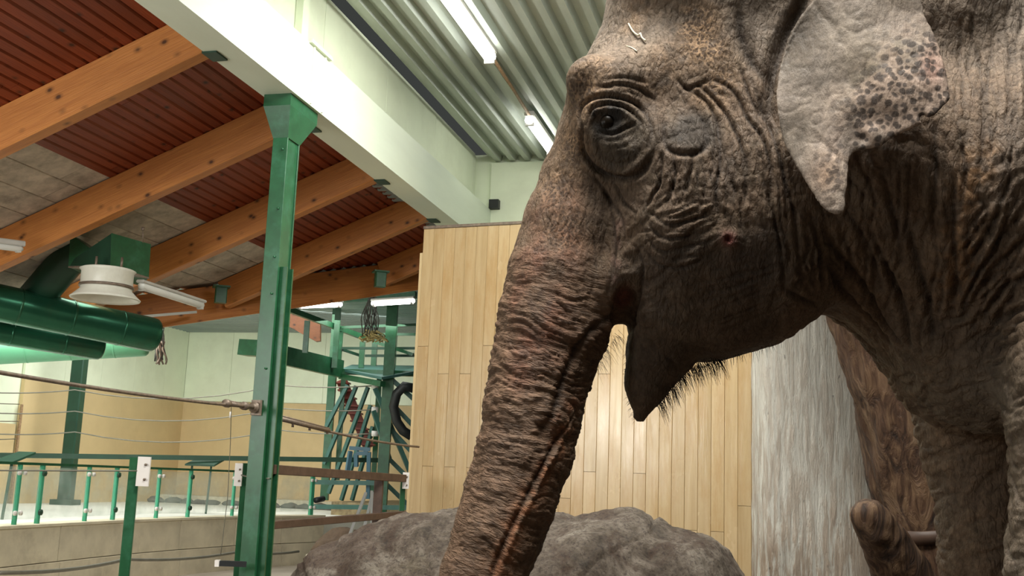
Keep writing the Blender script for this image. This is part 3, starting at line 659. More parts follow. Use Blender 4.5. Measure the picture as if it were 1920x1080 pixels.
# whitewashed rough pillar
def wmat():
    t = NT('whitewashed_rough_timber', .75); co = t.coord((15, 15, 1.6), rnd=False); n = t.noise(co, 2.2, 7, .7, .4)
    n2 = t.noise(t.coord((1.5, 1.5, 1.2), rnd=False), 1.5, 5, .7)
    gz = t.n('ShaderNodeSeparateXYZ'); t.l(t.coord(rnd=False), gz.inputs[0])
    low = t.ramp(gz.outputs[2], [(.0, 1), (.9, .0)]); low.node.color_ramp.elements[1].position = 1.0
    lo = t.math('MULTIPLY', t.ramp(t.math('MULTIPLY', gz.outputs[2], .5), [(.55, 1), (1.0, .45)]), t.ramp(n2, [(.3, .4), (.7, 1)]))
    m1 = t.math('MULTIPLY', t.ramp(n, [(.44, 0), (.54, 1)]), lo)
    col = t.mix(m1, (.90, .87, .77), (.50, .36, .25)); 
    sp = t.noise(t.coord((30, 30, 12), rnd=False), 1, 2); col = t.mix(t.ramp(sp, [(.70, 0), (.76, .7)]), col, (.16, .14, .12))
    t.color(col); t.bump(n, .05, 1); return t.m
pc = at(1535, 900, 6.6); hw = .385
P = []; nz = 210; nr = 90
for i in range(nz):
    z = 5.72*i/(nz-1)
    for k in range(nr):
        th = 2*math.pi*k/nr; c_, s_ = math.cos(th), math.sin(th); e_ = .45
        x = math.copysign(abs(c_)**e_, c_)*hw; y = math.copysign(abs(s_)**(.55), s_)*.22
        P.append(tuple(R3*x+F3*y+np.array([0, 0, z])))
Fc = [(i*nr+k, i*nr+(k+1) % nr, (i+1)*nr+(k+1) % nr, (i+1)*nr+k) for i in range(nz-1) for k in range(nr)]+[tuple(range(nr))[::-1], tuple(range((nz-1)*nr, nz*nr))]
o = displaced('timber_pillar', wmat(), P, Fc, lambda c: .010*mnoise.fractal(Vector((c.x*22, c.y*22, c.z*3.5)), 1, 2, 4)+.008*mnoise.noise(Vector((c.x*5, c.y*5, c.z*2))), 'thick rough whitewashed pillar behind the elephant, right of the board wall', 'pillar')
o.location = (pc[0], pc[1], 0)
# dead tree trunk with steel band
def bark():
    t = NT('weathered_log', .65); co = t.coord((7, 7, 1.0), rnd=False); n = t.noise(co, 2.0, 7, .7, 1.2)
    col = t.ramp(n, [(.34, (.018, .009, .005)), (.47, (.085, .042, .022)), (.6, (.21, .125, .068)), (.76, (.34, .24, .155))])
    n2 = t.noise(t.coord((2, 2, 1), rnd=False), 1.6, 4); col = t.mix(t.ramp(n2, [(.5, 0), (.66, .6)]), col, (.10, .045, .022))
    t.color(col); t.bump(n, .03, .9); return t.m
BK = bark()
dl = 5.6; pth = []
for px, py, rp in ((1470, -60, 58), (1520, 180, 64), (1560, 380, 70), (1600, 500, 76), (1652, 620, 86), (1690, 740, 92), (1718, 860, 92), (1738, 980, 90), (1750, 1100, 96), (1755, 1400, 105), (1750, 1690, 125)):
    c = at(px, py, dl); pth.append((*c, rp*dl/F))
pth = interp_path(pth, 110)
tree = empty('tree_trunk', (pth[-1][0], pth[-1][1], 0), 'dark brown barkless tree trunk with a steel band behind the elephant\'s leg', 'trunk')
P, Fc = tubegrid(pth[:, :3]-np.array(tree.location), pth[:, 3], 72)
displaced('trunk', BK, P, Fc, lambda c: .022*mnoise.fractal(Vector((c.x*14, c.y*14, c.z*1.8)), 1, 2, 4)-.035*max(0, mnoise.noise(Vector((c.x*6+3, c.y*6, c.z*.9))))*2, None, None, parent=tree)
i_ = int(np.argmin(abs(pth[:, 2]-at(1720, 983, dl)[2]))); cc = pth[i_]
tv = Vector(pth[max(i_-3, 0)][:3]-pth[i_+3][:3]).normalized()
m = MB(); cv = Vector(cc[:3]); rb = cc[3]*1.03; m.tube([cv-tv*.034, cv-tv*.033, cv+tv*.033, cv+tv*.034], [rb-.01, rb, rb, rb-.01], 48, cap=False); m.build('steel_band', MT['brown_steel'], tree)
# branch stub
bs = [(1745, 1180, 5.55, 62), (1712, 1120, 5.4, 58), (1682, 1060, 5.25, 52), (1655, 1010, 5.15, 42), (1635, 975, 5.08, 37), (1624, 957, 5.05, 31), (1618, 946, 5.04, 20), (1616, 942, 5.04, 6)]
pp = interp_path([(*at(a, b, c), r*c/F) for a, b, c, r in bs], 60)
P, Fc = tubegrid(pp[:, :3]-np.array(tree.location), pp[:, 3], 40)
stub = displaced('branch_stub', BK, P, Fc, lambda c: .010*mnoise.fractal(c*14, 1, 2, 3), None, None, parent=tree)
# boulder
def rockmat():
    t = NT('granite_boulder', .8); n = t.noise(t.coord(rnd=False), 5, 9, .72, .5)
    col = t.ramp(n, [(.34, (.06, .045, .03)), (.46, (.19, .145, .105)), (.56, (.33, .27, .21)), (.7, (.56, .49, .40))])
    n2 = t.noise(t.coord(rnd=False), 2.2, 6, .7, .8); col = t.mix(t.ramp(n2, [(.53, 0), (.60, .7)]), col, (.12, .07, .045))
    n3 = t.noise(t.coord((1, 1, 1), rnd=False), 1.7, 5, .7); col = t.mix(t.ramp(n3, [(.60, 0), (.75, .4)]), col, (.22, .19, .07))
    sp = t.noise(t.coord(rnd=False), 60, 3); col = t.mix(t.ramp(sp, [(.35, .6), (.5, 0)]), col, (.06, .04, .035))
    t.color(col); t.bump(t.noise(t.coord(rnd=False), 11, 10, .78), .055, 1); return t.m
dr = 5.6; prof = [(520, 1500), (540, 1180), (556, 1078), (600, 1032), (650, 1004), (700, 986), (760, 973), (830, 964), (920, 964), (1000, 964), (1100, 967), (1180, 971), (1240, 984), (1290, 1002), (1330, 1016), (1356, 1042), (1382, 1085), (1400, 1180), (1415, 1500)]
pr3 = np.array([at(a, b, dr) for a, b in prof]); org = at(960, 1000, dr); xs = (pr3-org)@R3; zs = pr3[:, 2]
nx, nt = 190, 120; P = []
for i in range(nx):
    s_ = (1-math.cos(math.pi*i/(nx-1)))/2*.35+.65*i/(nx-1); x = xs[0]+(xs[-1]-xs[0])*s_; h = max(.02, float(np.interp(x, xs, zs))) ; e = 2*abs(s_-.5); dd = .72*(1-e**3.2)+.03
    for k in range(nt):
        th = math.pi*k/(nt-1); y = -math.cos(th)*dd; z = h*math.sin(th)**.42
        if k in (0, nt-1): z = 0
        P.append(tuple(R3*x+F3*(y)+np.array([0, 0, z])))
Fc = [(i*nt+k, i*nt+k+1, (i+1)*nt+k+1, (i+1)*nt+k) for i in range(nx-1) for k in range(nt-1)]
def rockd(c):
    if c.z < .02: return 0
    q = Vector(c); d = .05*(1-abs(mnoise.noise(q*1.5+Vector((3, 1, 5))))*2.4)+.028*mnoise.fractal(q*4.5, .8, 2.1, 5)-.02
    cr = abs(mnoise.noise(Vector((q.x*1.2+4, q.y*1.2, q.z*2.2)))); d -= .02*max(0, 1-cr/.04)
    return d
o = displaced('boulder', rockmat(), P, Fc, rockd, 'large rough grey-brown boulder at bottom of picture behind the trunk', 'boulder')
o.location = (org[0], org[1], 0)
# ------------------------------------------------------------------ the elephant
# local frame: u = camera-side right (tail direction), w = away from the viewer, z = up; sagittal plane w = 0 at 2.9 m
D0 = 2.9
ORG = F3*0  # origin on floor below the camera line
FH = F3
def to_local(P):
    P = np.asarray(P, float); return np.stack([P @ R3, P @ F3-D0, P[..., 2]], -1)
def to_world(L):
    L = np.asarray(L, float); return L[..., 0:1]*R3+(L[..., 1:2]+D0)*F3+L[..., 2:3]*np.array([0, 0, 1.])
def PL(px, py, w=0.):
    """local point on the plane w seen at a pixel"""
    r = ray(px, py); t = (D0+w)/(r @ F3); p = CC+r*t; return to_local(p)
SC = D0/F
def geta(lo, hi, st): return np.arange(lo, hi, st)
# rectilinear grid, fine where the head is
gu = np.r_[geta(-.32, 1.5, .0092), 1.5+np.cumsum(np.linspace(.0092, .05, 60))]
gu = gu[gu < 3.75]
gw = np.r_[geta(-.88, .0, .0100), geta(0, .30, .014), geta(.30, .90, .025)]
gz = np.r_[geta(-.06, .9, .028), geta(.9, 1.3, .014), geta(1.3, 2.98, .0092), geta(2.98, 3.5, .03)]
V = np.full((len(gu), len(gw), len(gz)), 1.0, np.float32)
def block(c, ext):
    s = []
    for g, a, e in zip((gu, gw, gz), c, ext):
        i = np.searchsorted(g, a-e); j = np.searchsorted(g, a+e); s.append(slice(i, max(j, i)))
    return tuple(s)
def grid(s): return np.meshgrid(gu[s[0]].astype(np.float32), gw[s[1]].astype(np.float32), gz[s[2]].astype(np.float32), indexing='ij', sparse=True)
def smin(a, b, k):
    h = np.maximum(k-np.abs(a-b), 0)/k; return np.minimum(a, b)-h*h*k*.25
def cone(a, b, ra, rb, k=.06, sub=False, sym=False, sw=1.0):
    """round cone; sub carves; sw squashes in w"""
    for sg in ((1, -1) if sym else (1,)):
        A = np.array(a, float).copy(); B = np.array(b, float).copy(); A[1] *= sg; B[1] *= sg
        c = (A+B)/2; e = abs(A-B)/2+max(ra, rb)+k+.02; e[1] = abs(A[1]-B[1])/2+max(ra, rb)*sw+k+.02
        s = block(c, e); U, Wd, Z = grid(s)
        if 0 in V[s].shape: continue
        d = B-A; L2 = float(d@d)+1e-9
        x, y, z = U-A[0], Wd-A[1], Z-A[2]
        t = np.clip((x*d[0]+y*d[1]+z*d[2])/L2, 0, 1)
        r = ra+(rb-ra)*t
        q = np.sqrt((x-t*d[0])**2+((y-t*d[1])/sw)**2+(z-t*d[2])**2)-r
        q *= min(1, (1+sw)/2)
        if sub: V[s] = -smin(-V[s], q, k)
        else: V[s] = smin(V[s], q, k)
def ball(a, r, **k): cone(a, a, r, r, **k)
def Q(px, py, w=0): return PL(px, py, w)
# trunk and nose bridge
tr = [(1290, 0, 140), (1205, 165, 128), (1160, 255, 118), (1118, 345, 108), (1092, 430, 116), (1062, 520, 115), (1042, 600, 112), (1014, 690, 99), (1000, 765, 95), (982, 850, 91), (957, 930, 88), (933, 1000, 84), (906, 1080, 79), (872, 1200, 72), (850, 1340, 64), (850, 1470, 56), (880, 1580, 48), (930, 1640, 42)]
TC = []
for (x0, y0, r0), (x1, y1, r1) in zip(tr[:-1], tr[1:]):
    f0 = SC*.985; cone(Q(x0, y0), Q(x1, y1), r0*f0, r1*f0, k=.02)
for x, y, r in tr: TC.append((*Q(x, y), r*SC))
TC = np.array(TC)
# cranium
ball(Q(1330, -40, -.12), .25, sym=True, k=.08); ball(Q(1410, 60, -.12), .235, sym=True, k=.08); ball(Q(1440, -190, -.1), .26, sym=True, k=.1)
cone(Q(1250, 160, -.14), Q(1400, 170, -.14), .155, .21, sym=True, k=.08)
# brow ridge and orbit
cone(Q(1100, 146, -.20), Q(1195, 150, -.225), .052, .06, sym=True, k=.05)
cone(Q(1155, 235, -.17), Q(1180, 260, -.20), .105, .09, sym=True, k=.05)
cone(Q(1130, 190, -.12), Q(1120, 320, -.08), .09, .09, sym=True, k=.06)
# cheek, zygomatic, jaw
cone(Q(1300, 330, -.13), Q(1430, 360, -.13), .205, .24, sym=True, k=.08)
cone(Q(1300, 440, -.13), Q(1440, 460, -.12), .185, .21, sym=True, k=.08)
cone(Q(1290, 540, -.09), Q(1460, 488, -.08), .145, .160, sym=True, k=.07)
cone(Q(1345, 565, -.06), Q(1415, 543, -.06), .15, .148, sym=True, k=.05)
cone(Q(1255, 590, -.07), Q(1240, 655, -.035), .105, .085, sym=True, k=.05)
cone(Q(1236, 660, 0), Q(1213, 715, 0), .082, .058, k=.03); cone(Q(1213, 715, 0), Q(1200, 780, 0), .058, .019, k=.03)
# tusk sheath and upper lip
cone(Q(1195, 420, -.15), Q(1172, 520, -.13), .055, .05, sym=True, k=.04); cone(Q(1172, 520, -.13), Q(1150, 590, -.09), .05, .035, sym=True, k=.04)
cone(Q(1128, 540, -.05), Q(1122, 588, -.02), .075, .05, sym=True, k=.05)
# neck and chest
cone(Q(1500, 290, -.12), Q(1620, 310, -.14), .26, .28, sym=True, k=.1)
cone(Q(1545, 375, -.06), Q(1650, 420, -.06), .225, .225, sym=True, k=.08)
cone(Q(1560, 60, -.10), Q(1750, 40, -.12), .25, .32, sym=True, k=.1)
cone(Q(1720, 330, -.16), Q(1850, 360, -.2), .30, .34, sym=True, k=.1)
cone(Q(1830, 500, -.10), Q(1880, 640, -.10), .30, .24, sym=True, k=.08)
cone(Q(1660, 430, -.04), Q(1815, 545, -.04), .205, .235, sym=True, k=.07)
# barrel
cone((1.55, -.14, 2.28), (2.2, -.2, 2.12), .50, .56, sym=True, k=.12); cone((2.2, -.2, 2.12), (2.9, -.16, 2.15), .56, .52, sym=True, k=.12)
cone((1.35, -.08, 2.55), (1.9, -.05, 2.6), .34, .38, sym=True, k=.12); cone((1.9, -.05, 2.62), (2.9, -.05, 2.55), .38, .34, sym=True, k=.12)
# legs
def leg(pts, k=.07):
    for (a, ra), (b, rb) in zip(pts[:-1], pts[1:]): cone(a, b, ra, rb, k=k)
leg([((1.50, -.40, 2.15), .28), ((1.40, -.43, 1.75), .25), ((1.345, -.42, 1.35), .205), ((1.335, -.40, .85), .165), ((1.34, -.40, .45), .15), ((1.33, -.40, .14), .17)])
leg([((1.55, .36, 2.1), .28), ((1.48, .36, 1.75), .25), ((1.49, .34, 1.35), .205), ((1.52, .33, .85), .165), ((1.56, .32, .45), .15), ((1.55, .32, .14), .17)])
for sg, du in ((-1, 0), (1, .22)):
    leg([((2.95, sg*.36, 2.0), .36), ((2.85+du, sg*.38, 1.5), .27), ((2.88+du, sg*.36, 1.0), .19), ((2.98+du, sg*.36, .5), .15), ((2.93+du, sg*.36, .14), .17)])
for uu, ww in ((1.33, -.40), (1.55, .32), (2.93, -.36), (3.15, .36)):
    cone((uu, ww, .10), (uu, ww, .06), .185, .19, k=.03)
s = (slice(None), slice(None), slice(0, int(np.searchsorted(gz, .12)))); U, Wd, Z = grid(s); V[s] = np.maximum(V[s], .012-Z)
# tail
leg([((3.30, 0, 2.45), .09), ((3.50, 0, 2.1), .05), ((3.56, 0, 1.6), .035), ((3.55, 0, 1.1), .04)], k=.04)
# carvings: eye socket ring, temple hollow, hollow behind the orbit, mouth, ear root hollow, throat fold
cone(Q(1128, 226, -.305), Q(1172, 232, -.318), .050, .036, sub=True, sym=True, k=.035)
ball(Q(1262, 118, -.42), .10, sub=True, sym=True, k=.07)
ball(Q(1292, 235, -.42), .075, sub=True, sym=True, k=.05)
cone(Q(1395, 85, -.43), Q(1450, 5, -.43), .075, .095, sub=True, sym=True, k=.07)
ball(Q(1205, 402, -.345), .045, sub=True, sym=True, k=.05)
cone(Q(1208, 425, -.335), Q(1186, 545, -.235), .030, .034, sub=True, sym=True, k=.035)
cone(Q(1178, 565, -.14), Q(1160, 640, -.0), .026, .026, sub=True, sym=True, k=.02)
cone(Q(1180, 540, -.20), Q(1166, 600, -.08), .022, .022, sub=True, sym=True, k=.03)
cone(Q(1225, 410, -.36), Q(1190, 330, -.33), .022, .02, sub=True, sym=True, k=.03)
# neck / shoulder folds
cone(Q(1700, 380, -.52), Q(1760, 620, -.46), .045, .05, sub=True, sym=True, k=.08)
cone(Q(1560, 590, -.26), Q(1690, 690, -.30), .03, .04, sub=True, sym=True, k=.05)

def surface_nets(V, gu, gw, gz):
    ins = V < 0
    c = [ins[i:ins.shape[0]-1+i, j:ins.shape[1]-1+j, k:ins.shape[2]-1+k] for i in (0, 1) for j in (0, 1) for k in (0, 1)]
    sm = sum(a.astype(np.int8) for a in c); act = (sm > 0) & (sm < 8)
    I = np.argwhere(act); idx = -np.ones(act.shape, np.int64); idx[tuple(I.T)] = np.arange(len(I))
    acc = np.zeros((len(I), 3)); cnt = np.zeros(len(I)); G = (gu, gw, gz)
    for ax in range(3):
        o1, o2 = [a for a in range(3) if a != ax]
        for da in (0, 1):
            for db in (0, 1):
                a = I.copy(); a[:, o1] += da; a[:, o2] += db; b = a.copy(); b[:, ax] += 1
                va = V[tuple(a.T)]; vb = V[tuple(b.T)]; m_ = (va < 0) != (vb < 0)
                t = va[m_]/(va[m_]-vb[m_]); p = np.stack([G[q][a[m_, q]] for q in range(3)], 1).astype(float)
                p[:, ax] += t*(G[ax][b[m_, ax]]-G[ax][a[m_, ax]])
                acc[m_] += p; cnt[m_] += 1
    P = acc/cnt[:, None]; Fc = []
    for ax in range(3):
        o1, o2 = [(1, 2), (2, 0), (0, 1)][ax]
        sl0 = [slice(1, -1)]*3; sl0[ax] = slice(0, -1); sl1 = list(sl0); sl1[ax] = slice(1, None)
        a = ins[tuple(sl0)]; b = ins[tuple(sl1)]
        for flip, m_ in ((False, a & ~b), (True, ~a & b)):
            E = np.argwhere(m_)
            for q in (o1, o2): E[:, q] += 1
            q4 = []
            for d1, d2 in ((-1, -1), (0, -1), (0, 0), (-1, 0)):
                e = E.copy(); e[:, o1] += d1; e[:, o2] += d2; q4.append(idx[tuple(e.T)])
            q4 = np.stack(q4, 1); Fc.append(q4[:, ::-1] if flip else q4)
    return P, np.concatenate(Fc)
def fast_mesh(name, P, Q4):
    me = bpy.data.meshes.new(name); n, m_ = len(P), len(Q4)
    me.vertices.add(n); me.vertices.foreach_set('co', np.asarray(P, np.float32).ravel())
    me.loops.add(4*m_); me.loops.foreach_set('vertex_index', Q4.astype(np.int32).ravel())
    me.polygons.add(m_); me.polygons.foreach_set('loop_start', np.arange(0, 4*m_, 4, dtype=np.int32))
    me.update(calc_edges=True); me.validate(); me.polygons.foreach_set('use_smooth', np.ones(len(me.polygons), bool)); return me
def subdiv(me, lv=1):
    o = bpy.data.objects.new('tmp', me); COL.objects.link(o); md = o.modifiers.new('s', 'SUBSURF'); md.levels = lv; md.render_levels = lv
    dg = bpy.context.evaluated_depsgraph_get(); out = bpy.data.meshes.new_from_object(o.evaluated_get(dg)); bpy.data.objects.remove(o); return out
def coords(me):
    a = np.empty(len(me.vertices)*3, np.float32); me.vertices.foreach_get('co', a); return a.reshape(-1, 3).astype(float)
def normals(me):
    a = np.empty(len(me.vertices)*3, np.float32); me.vertex_normals.foreach_get('vector', a); return a.reshape(-1, 3).astype(float)
# lattice gradient noise
_perm = RS.permutation(512).astype(np.int64); _g = RS.normal(size=(512, 3)); _g /= np.linalg.norm(_g, axis=1)[:, None]
def pnoise(P):
    i = np.floor(P).astype(np.int64); f = P-i; s = f*f*f*(f*(f*6-15)+10); out = 0
    for a in (0, 1):
        for b in (0, 1):
            for c in (0, 1):
                h = _perm[(_perm[(_perm[(i[:, 0]+a) & 511]+i[:, 1]+b) & 511]+i[:, 2]+c) & 511]
                g = _g[h]; d = (g[:, 0]*(f[:, 0]-a)+g[:, 1]*(f[:, 1]-b)+g[:, 2]*(f[:, 2]-c))
                out = out+d*(s[:, 0] if a else 1-s[:, 0])*(s[:, 1] if b else 1-s[:, 1])*(s[:, 2] if c else 1-s[:, 2])
    return out*1.6
def ridge(P): return 1-np.clip(np.abs(pnoise(P))*3.2, 0, 1)       # thin lines where the noise crosses zero
def smooth(x, a, b): t = np.clip((x-a)/(b-a), 0, 1); return t*t*(3-2*t)
P0, F0 = surface_nets(V, gu, gw, gz)
base = fast_mesh('elephant_body', P0, F0)
bvh = BVHTree.FromPolygons([tuple(p) for p in P0], [tuple(int(a) for a in q) for q in F0])
CL = Vector(to_local(CC))
def surf(px, py):
    """point of the modelled body on the sight line of a pixel (only used to place sculpted creases)"""
    r = ray(px, py); d = Vector((float(r@R3), float(r@F3), float(r[2]))).normalized()
    h = bvh.ray_cast(CL, d)
    return np.array(h[0]) if h[0] is not None else PL(px, py, -.1)
me = subdiv(base); X = coords(me); N = normals(me)
ssym = X.copy(); ssym[:, 1] = -np.abs(ssym[:, 1])                 # near-side copy of every vertex, so both sides get the same folds
def polydist(pts, rad, tapered=True):
    """distance and side of every vertex to a sculpting stroke; returns idx, dist, t"""
    pts = np.array(pts); lo = pts.min(0)-rad; hi = pts.max(0)+rad
    ii = np.where(np.all((ssym > lo) & (ssym < hi), 1))[0]; q = ssym[ii]; best = np.full(len(ii), 9.); tt = np.zeros(len(ii))
    L = np.r_[0, np.cumsum(np.linalg.norm(np.diff(pts, axis=0), axis=1))]; Lt = max(L[-1], 1e-6)
    for k in range(len(pts)-1):
        d = pts[k+1]-pts[k]; t = np.clip(((q-pts[k])@d)/max(d@d, 1e-9), 0, 1); e = np.linalg.norm(q-pts[k]-t[:, None]*d, axis=1)
        m_ = e < best; best[m_] = e[m_]; tt[m_] = (L[k]+t[m_]*(L[k+1]-L[k]))/Lt
    return ii, best, tt
disp = np.zeros(len(X)); ink = np.zeros(len(X))
warp = np.stack([pnoise(ssym*9+k*17.3) for k in range(3)], 1)*.02
def densify(px, n=5):
    px = np.array(px, float); out = []
    m_ = len(px)
    for i in range(m_-1):                                         # Catmull-Rom through the stroke's points
        p0_, p1_, p2_, p3_ = px[max(i-1, 0)], px[i], px[i+1], px[min(i+2, m_-1)]
        for t in np.linspace(0, 1, n, endpoint=False): out.append(.5*((2*p1_)+(-p0_+p2_)*t+(2*p0_-5*p1_+4*p2_-p3_)*t*t+(-p0_+3*p1_-3*p2_+p3_)*t**3))
    return out+[px[-1]]
def crease(px, width, depth, lip=.25, taper=True):
    pts = [surf(*p) for p in densify(px)]; w = width*SC*.86
    ii, d, t = polydist(pts, w*3.2); tp = np.sqrt(np.clip(4*t*(1-t)+.08, 0, 1)) if taper else 1
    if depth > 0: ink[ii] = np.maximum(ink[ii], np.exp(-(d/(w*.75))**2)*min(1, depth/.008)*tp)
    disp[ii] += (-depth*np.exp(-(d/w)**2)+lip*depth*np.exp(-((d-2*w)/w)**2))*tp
def bulge(px, width, h): crease(px, width, -h, 0, True)
# creases read off the photograph: around the eye
crease([(1092, 250), (1086, 215), (1100, 190), (1135, 180), (1180, 188), (1210, 210), (1222, 240), (1216, 275)], 5, .010)
crease([(1090, 235), (1092, 280), (1110, 310), (1140, 330), (1175, 335), (1205, 320), (1225, 285)], 6, .013)
crease([(1098, 235), (1108, 205), (1135, 195), (1170, 200), (1195, 220), (1202, 235)], 4, .010)
crease([(1120, 260), (1128, 290), (1150, 308), (1185, 300), (1205, 270)], 3.5, .003)
crease([(1126, 248), (1150, 250), (1175, 238), (1190, 232)], 4, .009); crease([(1128, 262), (1160, 262), (1190, 245)], 3, .0025); crease([(1140, 280), (1170, 274), (1196, 256)], 3, .0022)
crease([(1130, 205), (1160, 200), (1190, 212)], 3, .004); crease([(1120, 165), (1160, 158), (1200, 168), (1230, 190)], 4, .006); crease([(1130, 150), (1170, 145), (1215, 155)], 3.5, .004)
bulge([(1108, 222), (1120, 208), (1150, 204), (1176, 214), (1188, 230)], 7, .008)
bulge([(1108, 240), (1125, 300), (1170, 322), (1212, 290)], 7, .007)
bulge([(1070, 150), (1100, 115), (1140, 100), (1185, 105)], 22, .008)
# hollow behind the eye, dark gland area
crease([(1245, 215), (1245, 265), (1262, 284), (1300, 288), (1325, 270), (1322, 230), (1300, 205)], 6, .008)
crease([(1270, 150), (1290, 165), (1330, 150)], 4, .006)
# long folds of temple and cheek
for st, w_, dp in (([(1285, 165), (1325, 190), (1345, 235), (1350, 300), (1342, 360), (1350, 420)], 4.5, .009), ([(1310, 160), (1352, 200), (1380, 250), (1400, 310), (1398, 380)], 4, .008), ([(1340, 150), (1375, 170), (1400, 220), (1430, 260), (1445, 330), (1440, 400)], 4.5, .009),
                   ([(1385, 120), (1398, 160), (1415, 200), (1440, 230)], 4, .007), ([(1240, 290), (1235, 340), (1215, 380)], 4, .007), ([(1262, 292), (1262, 340), (1245, 390)], 3.5, .006), ([(1300, 290), (1290, 335), (1275, 380)], 3.5, .005),
                   ([(1410, 150), (1425, 200), (1448, 250), (1470, 330), (1490, 400), (1500, 470)], 5, .009), ([(1365, 320), (1385, 380), (1390, 440)], 4, .005), ([(1430, 330), (1450, 400), (1465, 470), (1470, 540)], 5, .006), ([(1315, 300), (1322, 350), (1310, 400)], 3.5, .005),
                   ([(1220, 400), (1250, 420), (1290, 415), (1340, 400)], 4, .006), ([(1215, 420), (1240, 445), (1280, 445), (1325, 425)], 4, .006), ([(1210, 440), (1235, 470), (1275, 470)], 4, .005), ([(1230, 405), (1270, 395), (1310, 375)], 3, .005), ([(1210, 470), (1240, 500), (1290, 500), (1340, 470)], 4, .005),
                   ([(1115, 330), (1140, 370), (1165, 410), (1170, 450)], 4, .006), ([(1150, 340), (1170, 380), (1192, 400)], 4, .007), ([(1135, 350), (1150, 420), (1150, 500), (1135, 560)], 4, .005), ([(1165, 430), (1152, 480), (1150, 540)], 3.5, .006), ([(1120, 340), (1112, 420), (1118, 500), (1105, 560)], 3, .003),
                   ([(1190, 460), (1205, 500), (1198, 560), (1185, 610)], 4, .006)):
    crease(st, w_, dp)
# line where the trunk's flat rear side begins, and the scar-like fold lower down
crease([(1150, 590), (1110, 620), (1080, 660), (1055, 720), (1040, 770), (1010, 820)], 9, .008); crease([(1060, 800), (1020, 870), (985, 940), (950, 1010), (925, 1070), (900, 1150)], 6, .007); crease([(1085, 770), (1045, 830), (1005, 900)], 3.5, .005)
bulge([(1075, 790), (1035, 860), (1000, 925), (965, 1000), (940, 1075)], 9, .006)
# neck, shoulder and breast folds
for st, w_, dp in (([(1545, 430), (1575, 480), (1620, 540), (1650, 600), (1690, 650)], 7, .012), ([(1560, 500), (1590, 560), (1640, 610), (1670, 650)], 7, .011), ([(1620, 420), (1660, 500), (1690, 580), (1700, 660)], 7, .011), ([(1590, 400), (1630, 470), (1650, 540)], 6, .008),
                   ([(1790, 330), (1785, 430), (1790, 520), (1780, 600)], 8, .013), ([(1700, 420), (1720, 500), (1740, 580), (1745, 660)], 8, .010), ([(1655, 330), (1680, 420), (1690, 500)], 6, .007), ([(1750, 230), (1755, 330), (1745, 430)], 6, .007),
                   ([(1820, 60), (1838, 130), (1845, 230), (1835, 330)], 5, .006), ([(1860, 80), (1850, 180), (1862, 280)], 5, .006), ([(1800, 250), (1810, 330), (1800, 400)], 5, .006), ([(1900, 330), (1860, 420), (1820, 490), (1790, 560)], 6, .008), ([(1925, 380), (1870, 460), (1830, 520), (1800, 600)], 6, .008),
                   ([(1925, 450), (1870, 500), (1830, 560)], 6, .008), ([(1925, 520), (1880, 540), (1840, 600)], 6, .008), ([(1900, 60), (1890, 160), (1905, 250)], 5, .005), ([(1920, 580), (1880, 590), (1845, 640)], 6, .007),
                   ([(1470, 540), (1500, 560), (1535, 575)], 6, .008), ([(1520, 400), (1540, 470), (1545, 540)], 6, .007)):
    crease(st, w_, dp)
def fan(A, B, n, w_, dp, jit=8, mid=None, seed=1, cut=.35):
    rr_ = random.Random(seed); A = np.array(A, float); B = np.array(B, float); Mm = None if mid is None else np.array(mid, float)
    def on(Cv, t):
        k = t*(len(Cv)-1); i = min(int(k), len(Cv)-2); return Cv[i]+(Cv[i+1]-Cv[i])*(k-i)
    for i in range(n):
        t = (i+.5)/n+rr_.uniform(-.4, .4)/n; a, b = on(A, t), on(B, t); m0 = (a+b)/2 if Mm is None else on(Mm, t)
        s0, s1 = rr_.uniform(0, cut), 1-rr_.uniform(0, cut); P_ = []
        for s in np.linspace(s0, s1, 6):
            p = a*(1-s)**2+2*m0*s*(1-s)+b*s*s; P_.append(tuple(p+np.array([rr_.uniform(-jit, jit), rr_.uniform(-jit, jit)*.4])))
        crease(P_, w_*rr_.uniform(.8, 1.2), dp*.72*rr_.uniform(.4, 1.25), .25)
fan([(1235, 295), (1330, 200), (1400, 130), (1455, 200)], [(1190, 410), (1330, 430), (1440, 520), (1520, 540)], 20, 3.0, .0065, 6, [(1235, 350), (1350, 310), (1440, 320), (1485, 370)], 3)
fan([(1250, 300), (1350, 260), (1440, 330)], [(1240, 400), (1330, 390), (1430, 460)], 14, 2.6, .004, 6, None, 5)
fan([(1215, 395), (1235, 480)], [(1350, 360), (1370, 450)], 9, 3, .0055, 5, [(1275, 425), (1300, 500)], 4)
fan([(1490, 440), (1560, 420), (1790, 430)], [(1480, 560), (1560, 580), (1740, 700)], 20, 4, .007, 9, [(1500, 500), (1590, 520), (1770, 560)], 6)
fan([(1600, 300), (1780, 260)], [(1560, 520), (1770, 520)], 12, 3.6, .005, 8, None, 7)
fan([(1785, -10), (1940, -10)], [(1800, 330), (1930, 300)], 12, 3.2, .006, 9, None, 8)
fan([(1800, 200), (1940, 160)], [(1795, 440), (1900, 380)], 11, 3.4, .0065, 8, None, 9)
fan([(1850, 330), (1935, 360), (1945, 640)], [(1775, 520), (1790, 620), (1850, 720)], 20, 4, .0085, 8, [(1820, 440), (1860, 500), (1880, 650)], 10)
fan([(1780, 560), (1800, 720)], [(1930, 470), (1930, 640)], 8, 3.4, .005, 7, None, 11)
fan([(1048, 265), (1095, 330), (1150, 350)], [(985, 440), (1060, 500), (1130, 520)], 16, 2.6, .0028, 4, None, 12)
fan([(1870, 760), (1880, 1060)], [(1940, 740), (1940, 1080)], 9, 3.5, .005, 5, None, 13)
